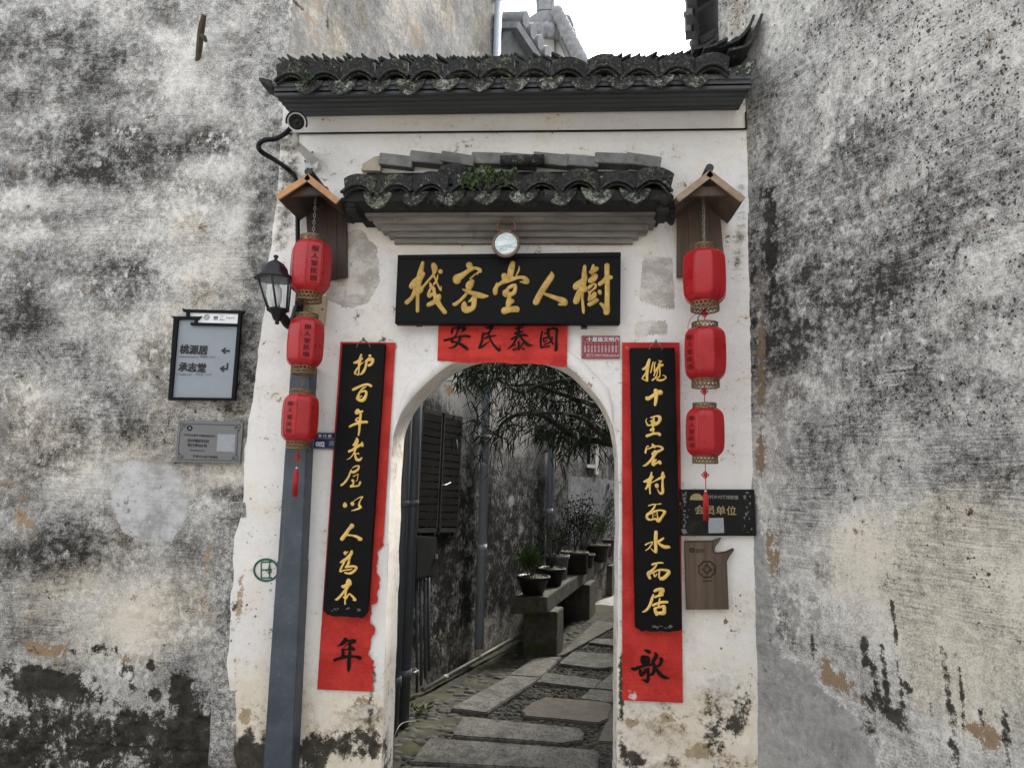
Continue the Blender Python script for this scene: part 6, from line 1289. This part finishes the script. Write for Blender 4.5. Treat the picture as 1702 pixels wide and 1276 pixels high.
tl, tr, br, bl = PA(690, 890, .14), PA(727, 892, .14), PA(724, 957, .14), PA(689, 965, .14)
MB().hexa([bl, br, tr, tl], [p_-ANRM*.135 for p_ in (bl, br, tr, tl)]).build('case', 'box_dark', bx, .004)
lid = [(tl*.94+tr*.06)*.95+(bl*.94+br*.06)*.05, (tr*.94+tl*.06)*.95+(br*.94+bl*.06)*.05]; lo2 = [(bl*.94+br*.06)*.95+(tl*.94+tr*.06)*.05, (br*.94+bl*.06)*.95+(tr*.94+tl*.06)*.05]
MB().hexa([lo2[0]+ANRM*.006, lo2[1]+ANRM*.006, lid[1]+ANRM*.006, lid[0]+ANRM*.006], [lo2[0]-ANRM*.002, lo2[1]-ANRM*.002, lid[1]-ANRM*.002, lid[0]-ANRM*.002]).build('door', 'box_dark', bx, .002)
MB().box(lid[1]*.5+lo2[1]*.5+ANRM*.012, (.015, .02, .03)).build('latch', 'chain', bx)
cm = MB()
for i, x in enumerate((692, 699, 706, 712)):
    p1, p2 = PA(x, 962, .06+.015*(i % 2)), PA(x+1, 1150-12*i, .06+.015*(i % 2)); cm.tube([p1+[0, 0, .02], p2], .011, 8)
tag(cm.build('cables', 'pipe_dark'), 'thin dark conduits dropping from the meter box to the ground', 'conduits')
for lab, a, b_, mt in (('upper thin grey conduit along the foot of the alley wall', (703, 1146), (866, 1053), 'pipe_grey'), ('lower rusty conduit along the foot of the alley wall, near the cobbles', (698, 1165), (866, 1069), 'pipe_grey')):
    p1, p2 = PA(*a, .075), PA(*b_, .075); d = (p2-p1)/np.linalg.norm(p2-p1); p2 = p1+d*2.6; t = thing('conduit', lab, 'conduit', tuple(p1))
    MB().tube([p1, p2], .017, 8).build('pipe', mt, t)
    for k_ in (.12, .35, .62): q_ = p1+(p2-p1)*k_; MB().tube([q_-d*.03, q_+d*.03], .021, 8).build('joint', mt, t)
a = PA(688, 1118, .12); vt = MB(); vt.tube([a-ADIR*.02, a+ADIR*.05], .012, 8).tube([a+ADIR*.02+[0, 0, -.02], a+ADIR*.02+[0, 0, .03]], .008, 6); tag(vt.build('tap', 'chain'), 'small metal water tap low behind the left jamb', 'tap')
ww = MB(); ww.tube(catmull([PZ(655, 1225, .01), PZ(662, 1208, .05), PZ(672, 1200, .04), PZ(690, 1198, .01)], 6), .004, 5); tag(ww.build('loose_wire', 'pipe_grey'), 'grey loose wire curling on the cobbles by the drain pipes', 'wire')

# stone bench along the alley wall, with pots
bA = PZ(867, 1091); bB = PZ(923, 1092.5); BW = bB[0]-bA[0]
bench = thing('stone_bench', 'long mossy stone bench along the alley wall carrying potted plants', 'bench', tuple((bA+bB)/2))
zt = .53; top_l, top_r = PY(853, 994, bA[1]-.03), PY(910, 992, bA[1]-.03); zt = float((top_l[2]+top_r[2])/2)
ang = math.atan2(.376, 1.726); BDv = np.array([math.sin(ang)*.98, math.cos(ang), 0]); BDv /= np.linalg.norm(BDv)
def bench_slab(d0, d1, jz, nm):
    a, b_ = top_l+BDv*d0, top_r+BDv*d0; n = 14; k_ = MB(); ring = []
    for i in range(n+1):
        q_ = BDv*(d0+(d1-d0)*i/n); j = .008*(vnoise(np.array([i*.9]), np.array([d0+2.]), 6)[0]-.5)
        ring.append([top_l+q_+[-.02, 0, jz+j], top_r+q_+[j, 0, jz-j], top_r+q_+[j*2, 0, jz-.135+j], top_l+q_+[-.02, 0, jz-.135]])
    for i in range(n): k_.hexa(ring[i], ring[i+1]) if False else None
    vs = [p_ for r_ in ring for p_ in r_]; fs = [(i*4+j, (i+1)*4+j, (i+1)*4+(j+1) % 4, i*4+(j+1) % 4) for i in range(n) for j in range(4)]+[(0, 1, 2, 3), (n*4+3, n*4+2, n*4+1, n*4)]
    return k_.add(vs, fs).build(nm, 'bench', bench, .006)
bench_slab(0, 2.55, 0, 'top_slab'); bench_slab(2.57, 4.4, .012, 'top_slab')
for d, w_ in ((.05, .28), (1.75, .42), (3.6, .42)):
    a = [bA+BDv*d, bB+BDv*d, bB+BDv*(d+w_), bA+BDv*(d+w_)]; MB().hexa([p_-[0, 0, .03] for p_ in a], [p_+[0, 0, zt-.13] for p_ in a]).build('support', 'bench', bench, .008)
def leafq(mb, p_, d, L, w_, up=None):
    d = np.array(d, float); d /= np.linalg.norm(d)+1e-9; s_ = np.cross(d, up if up is not None else np.array([random.uniform(-1, 1), random.uniform(-1, 1), random.uniform(-.3, 1)])); s_ /= np.linalg.norm(s_)+1e-9; n_ = np.cross(s_, d)
    m_ = p_+d*L*.5+n_*L*.07; mb.add([p_, m_+s_*w_, p_+d*L-n_*L*.08, m_-s_*w_], [(0, 1, 2, 3)])
def pot(label, d, off, r0, r1, h, mat, plant, ph, pr, leafm, n, seed, L=.022):
    rs_ = random.Random(seed); base = (top_l+top_r)/2+BDv*d+np.array([off, 0, 0]); base[2] = zt+.002
    t = thing('potted_plant', label, 'potted plant', tuple(base), 'potted plants on the stone bench')
    MB().lathe([(r0, 0), (r0*1.04, .006), (r1*.97, h*.82), (r1*1.06, h*.86), (r1*1.07, h), (r1*.94, h), (r1*.9, h*.9)], tuple(base), 24).build('pot', mat, t)
    so_ = MB(); so_.lathe([(r1*.93, h*.92), (r1*.6, h*.99), (0, h*1.03)], tuple(base), 18, cap=False)
    for k_ in range(60): a = rs_.uniform(0, 2*PI); q_ = r1*.9*math.sqrt(rs_.random()); leafq(so_, base+np.array([q_*math.cos(a), q_*math.sin(a), h*.97]), (rs_.uniform(-.5, .5), rs_.uniform(-.5, .5), 1), rs_.uniform(.012, .03), .004)
    so_.build('soil', 'soil', t)
    st = MB(); lf = MB(); tips = []
    c0 = base+np.array([0, 0, h*.95])
    for k_ in range(7 if plant != 'twigs' else 16):
        a = rs_.uniform(0, 2*PI); q_ = pr*rs_.uniform(.3, 1); e = c0+np.array([q_*math.cos(a), q_*math.sin(a), ph*rs_.uniform(.5, 1)]); m_ = c0*.5+e*.5+np.array([rs_.uniform(-.03, .03), rs_.uniform(-.03, .03), ph*.05])
        st.tube(catmull([c0+np.array([rs_.uniform(-.01, .01), 0, 0]), m_, e], 4), [.005, .0045, .004, .0035, .003, .0028, .0024, .002, .0015], 5)
        tips += [(m_*.5+e*.5), e, m_]
        for z_ in range(3):
            b0_ = m_*(1-z_/3)+e*(z_/3); e2 = b0_+np.array([rs_.uniform(-1, 1), rs_.uniform(-1, 1), rs_.uniform(.1, 1)])*pr*.4; st.tube([b0_, e2], [.002, .001], 4); tips.append(e2)
    st.build('stems', 'bark', t)
    for k_ in range(n):
        b_ = tips[rs_.randrange(len(tips))]; sg = pr*(.24 if plant != 'twigs' else .14); p_ = b_+np.array([rs_.gauss(0, sg), rs_.gauss(0, sg), rs_.gauss(0, sg*.8)])
        p_[2] = max(p_[2], base[2]+h); dv = (p_-c0)*2+np.array([rs_.uniform(-.1, .1), rs_.uniform(-.1, .1), rs_.uniform(-.06, .1)]); leafq(lf, p_, dv, L*rs_.uniform(.7, 1.4), L*.32)
    lf.build('foliage', leafm, t); return t
pot('low black bowl with a round bushy green shrub, nearest on the bench', .17, -.02, .09, .145, .165, 'pot_black', 'bush', .27, .125, 'leaf', 1100, 1, .027)
pot('black bowl with a thin twiggy shrub over short grass, second on the bench', .72, .02, .095, .135, .175, 'pot_black', 'twigs', .50, .24, 'leaf_olive', 130, 2, .016)
pot('blue and white porcelain pot with a dark leafy plant', 1.22, -.03, .10, .125, .25, 'pot_white', 'bush', .30, .15, 'leaf_dark', 420, 3, .026)
pot('brown cylindrical pot with a tall dark branching shrub', 1.72, .06, .14, .15, .24, 'pot_brown', 'bush', .58, .22, 'leaf_dark', 800, 4, .026)
pot('small brown pot with low yellow green foliage and bare twigs behind', 2.3, .04, .12, .15, .16, 'pot_brown', 'twigs', .55, .26, 'leaf_olive', 200, 5)
pot('wide brown pot with a mid green shrub, sixth along the bench', 2.95, .08, .16, .2, .22, 'pot_brown', 'bush', .42, .26, 'leaf', 700, 6, .03)
pot('brown pot with a tall plant of large pale leaves, farthest on the bench', 3.6, .10, .13, .17, .24, 'pot_brown', 'bush', .85, .25, 'leaf_pale', 110, 7, .08)
# wall weeds and the fern on the lower roof
wd_ = MB(); rs_ = random.Random(9); b_ = PZ(697, 1188, 0)
for k_ in range(46): a = rs_.uniform(0, 2*PI); q_ = b_+np.array([rs_.gauss(0, .04), rs_.gauss(0, .05), .01+abs(rs_.gauss(0, .02))]); leafq(wd_, q_, (math.cos(a), math.sin(a), .6), rs_.uniform(.03, .06), .009)
tag(wd_.build('weed', 'leaf_olive'), 'small dry weed growing from the cobbles at the alley wall', 'weed')
fn = MB(); rs_ = random.Random(12)
for (x, y, n_, sp_) in ((800, 298, 24, .045), (785, 312, 12, .03), (822, 306, 12, .035), (842, 294, 7, .03)):
    fc = PY(x, y, LY-.02)
    for k_ in range(n_):
        q_ = fc+np.array([rs_.gauss(0, sp_), rs_.uniform(-.015, .03), rs_.gauss(0, sp_*.4)]); th = rs_.uniform(-1.25, 1.25); L = rs_.uniform(.055, .11); d0 = np.array([math.sin(th)*.8, -.45, math.cos(th)*.75+.1]); d0 /= np.linalg.norm(d0)
        p1 = q_+d0*L*.45; p2 = p1+(d0*.75+np.array([0, -.25, -.75]))*L*.35; p3 = p2+(d0*.4+np.array([0, -.2, -1.1]))*L*.3; w_ = rs_.uniform(.006, .0105); sd_ = np.cross(d0, [0, -1, .3]); sd_ /= np.linalg.norm(sd_)
        fn.add([q_, p1+sd_*w_, p1-sd_*w_, p2+sd_*w_*.9, p2-sd_*w_*.9, p3], [(0, 2, 1), (1, 2, 4, 3), (3, 4, 5)])
tag(fn.build('fern', 'leaf_fern'), 'green fern growing out of the mossy tiles of the lower roof', 'fern')
ms = MB(); rs_ = random.Random(15)
for (x, y, n_) in ((516, 132, 26), (504, 137, 14)):
    b_ = PY(x, y, UY-.02)
    for k_ in range(n_): leafq(ms, b_+np.array([rs_.gauss(0, .012), rs_.uniform(-.01, .02), rs_.gauss(0, .014)]), (rs_.uniform(-1, 1), -.6, rs_.uniform(-.6, .8)), rs_.uniform(.015, .03), .005)
tag(ms.build('weed', 'leaf'), 'tiny green weed between the upper roof tiles near their left end', 'weed')

# tree leaning over the alley: trunk stands behind the right pier
tr_ = thing('tree', 'dark tree with long drooping narrow leaves reaching over the alley, seen through the arch', 'tree', (.86, 5.0, 0))
TY = 5.0; rs_ = random.Random(21)
tk = MB(); tk.tube(catmull([(.86, 5.05, -.02), (.83, 5.0, .7), (.80, 5.0, 1.4), (.84, 5.02, 2.0), (.80, 5.05, 2.7)], 5), [.085]*6+[.075]*6+[.062]*5+[.05]*4, 10); tk.build('trunk', 'bark', tr_)
br_ = MB(); nodes = []
def bough(pts, Y0, Y1, r0, r1):
    C = []; n = len(pts)
    for i, (x, y) in enumerate(pts): C.append(PY(x, y, Y0+(Y1-Y0)*i/(n-1)))
    C = catmull(C, 7); rr2 = np.linspace(r0, r1, len(C)); br_.tube(C, list(rr2), 7)
    for q_ in C: nodes.append(q_)
    return C
hub = (1120, 720)
B_ = [([hub, (1040, 738), (985, 731), (950, 722), (930, 708), (905, 692), (878, 687), (852, 692), (833, 706), (827, 722), (833, 727)], 5.0, 5.1, .030, .008),
      ([(833, 727), (818, 718), (803, 706), (792, 694)], 5.1, 5.2, .006, .003),
      ([hub, (1030, 735), (1000, 722), (975, 700), (950, 690), (920, 686), (880, 688)], 4.8, 4.9, .028, .008),
      ([hub, (1040, 700), (1000, 678), (960, 664), (925, 652), (885, 640), (850, 640), (820, 628)], 5.0, 5.4, .030, .007),
      ([hub, (1040, 690), (990, 650), (950, 632), (900, 640), (870, 652), (850, 645), (835, 628), (800, 632)], 4.7, 5.0, .024, .006),
      ([hub, (1030, 722), (990, 712), (970, 690), (955, 660), (935, 645), (900, 655), (880, 670)], 5.2, 5.6, .022, .005),
      ([(985, 731), (965, 740), (945, 737), (930, 722)], 5.0, 5.0, .010, .004), ([(950, 722), (920, 727), (900, 715), (880, 690), (862, 668)], 5.05, 5.2, .008, .003),
      ([(960, 664), (930, 668), (905, 662), (880, 648), (855, 660), (850, 668)], 5.2, 5.2, .008, .003), ([(1040, 690), (1000, 640), (960, 615), (900, 603), (840, 608), (790, 618)], 5.0, 5.2, .014, .004), ([(820, 628), (800, 640), (785, 655)], 5.4, 5.4, .004, .002), ([(870, 652), (880, 676), (897, 705)], 5.0, 5.0, .005, .002), ([(955, 660), (952, 690), (948, 720)], 5.3, 5.2, .006, .003)]
for b_ in B_: bough(*b_)
q1 = PY(*hub, 5.0); br_.tube(catmull([(.82, 5.0, 1.6), tuple((np.array([.82, 5.0, 1.6])+q1)/2+np.array([.02, 0, .02])), tuple(q1)], 4), .032, 8)
br_.build('boughs', 'bark', tr_)
tw = MB(); lf = MB()
def spray(q_, n, L):
    e = q_
    for k_ in range(n):
        d = np.array([rs_.gauss(-.1, .5), rs_.gauss(0, .5), rs_.gauss(-.55, .45)]); Lk = L*rs_.uniform(.6, 1.3); s_ = q_+np.array([rs_.gauss(0, .02), rs_.gauss(0, .03), rs_.gauss(0, .02)])
        # curved narrow leaf
        d /= np.linalg.norm(d); side = np.cross(d, np.array([rs_.uniform(-1, 1), rs_.uniform(-1, 1), .2])); side /= np.linalg.norm(side)+1e-9; w_ = .0048*rs_.uniform(.7, 1.25); g_ = np.array([0, 0, -Lk*.28])
        p1, p2, p3 = s_+d*Lk*.35, s_+d*Lk*.7+g_*.5, s_+d*Lk+g_
        o_ = [s_, p1+side*w_, p1-side*w_, p2+side*w_*.8, p2-side*w_*.8, p3]; lf.add(o_, [(0, 2, 1), (1, 2, 4, 3), (3, 4, 5)])
pick = [q_ for q_ in nodes]
for k_ in range(330):
    q_ = pick[rs_.randrange(len(pick))]; e = q_+np.array([rs_.gauss(-.02, .09), rs_.gauss(0, .12), rs_.gauss(-.02, .08)])
    tw.tube([q_, (q_+e)/2+np.array([rs_.gauss(0, .02), 0, rs_.gauss(.01, .02)]), e], [.0035, .0025, .0015], 4); spray(e, rs_.randint(3, 6), .095)
def dens(x0, x1, y0, y1, n, Y0=4.7, Y1=5.6):
    for k_ in range(n):
        q_ = PY(rs_.uniform(x0, x1), rs_.uniform(y0, y1), rs_.uniform(Y0, Y1)); e = q_+np.array([rs_.gauss(0, .05), 0, -.05]); tw.tube([q_+np.array([.05, 0, .05]), q_, e], [.004, .003, .0015], 4); spray(e, rs_.randint(4, 7), .10)
dens(785, 960, 565, 604, 150); dens(768, 830, 596, 628, 40); dens(960, 1080, 625, 715, 70); dens(850, 960, 600, 632, 46); dens(905, 1010, 690, 735, 26); dens(880, 930, 690, 715, 8)
tw.build('twigs', 'bark', tr_)['kind'] = 'stuff'; lf.build('crown', 'leaf_dark', tr_)
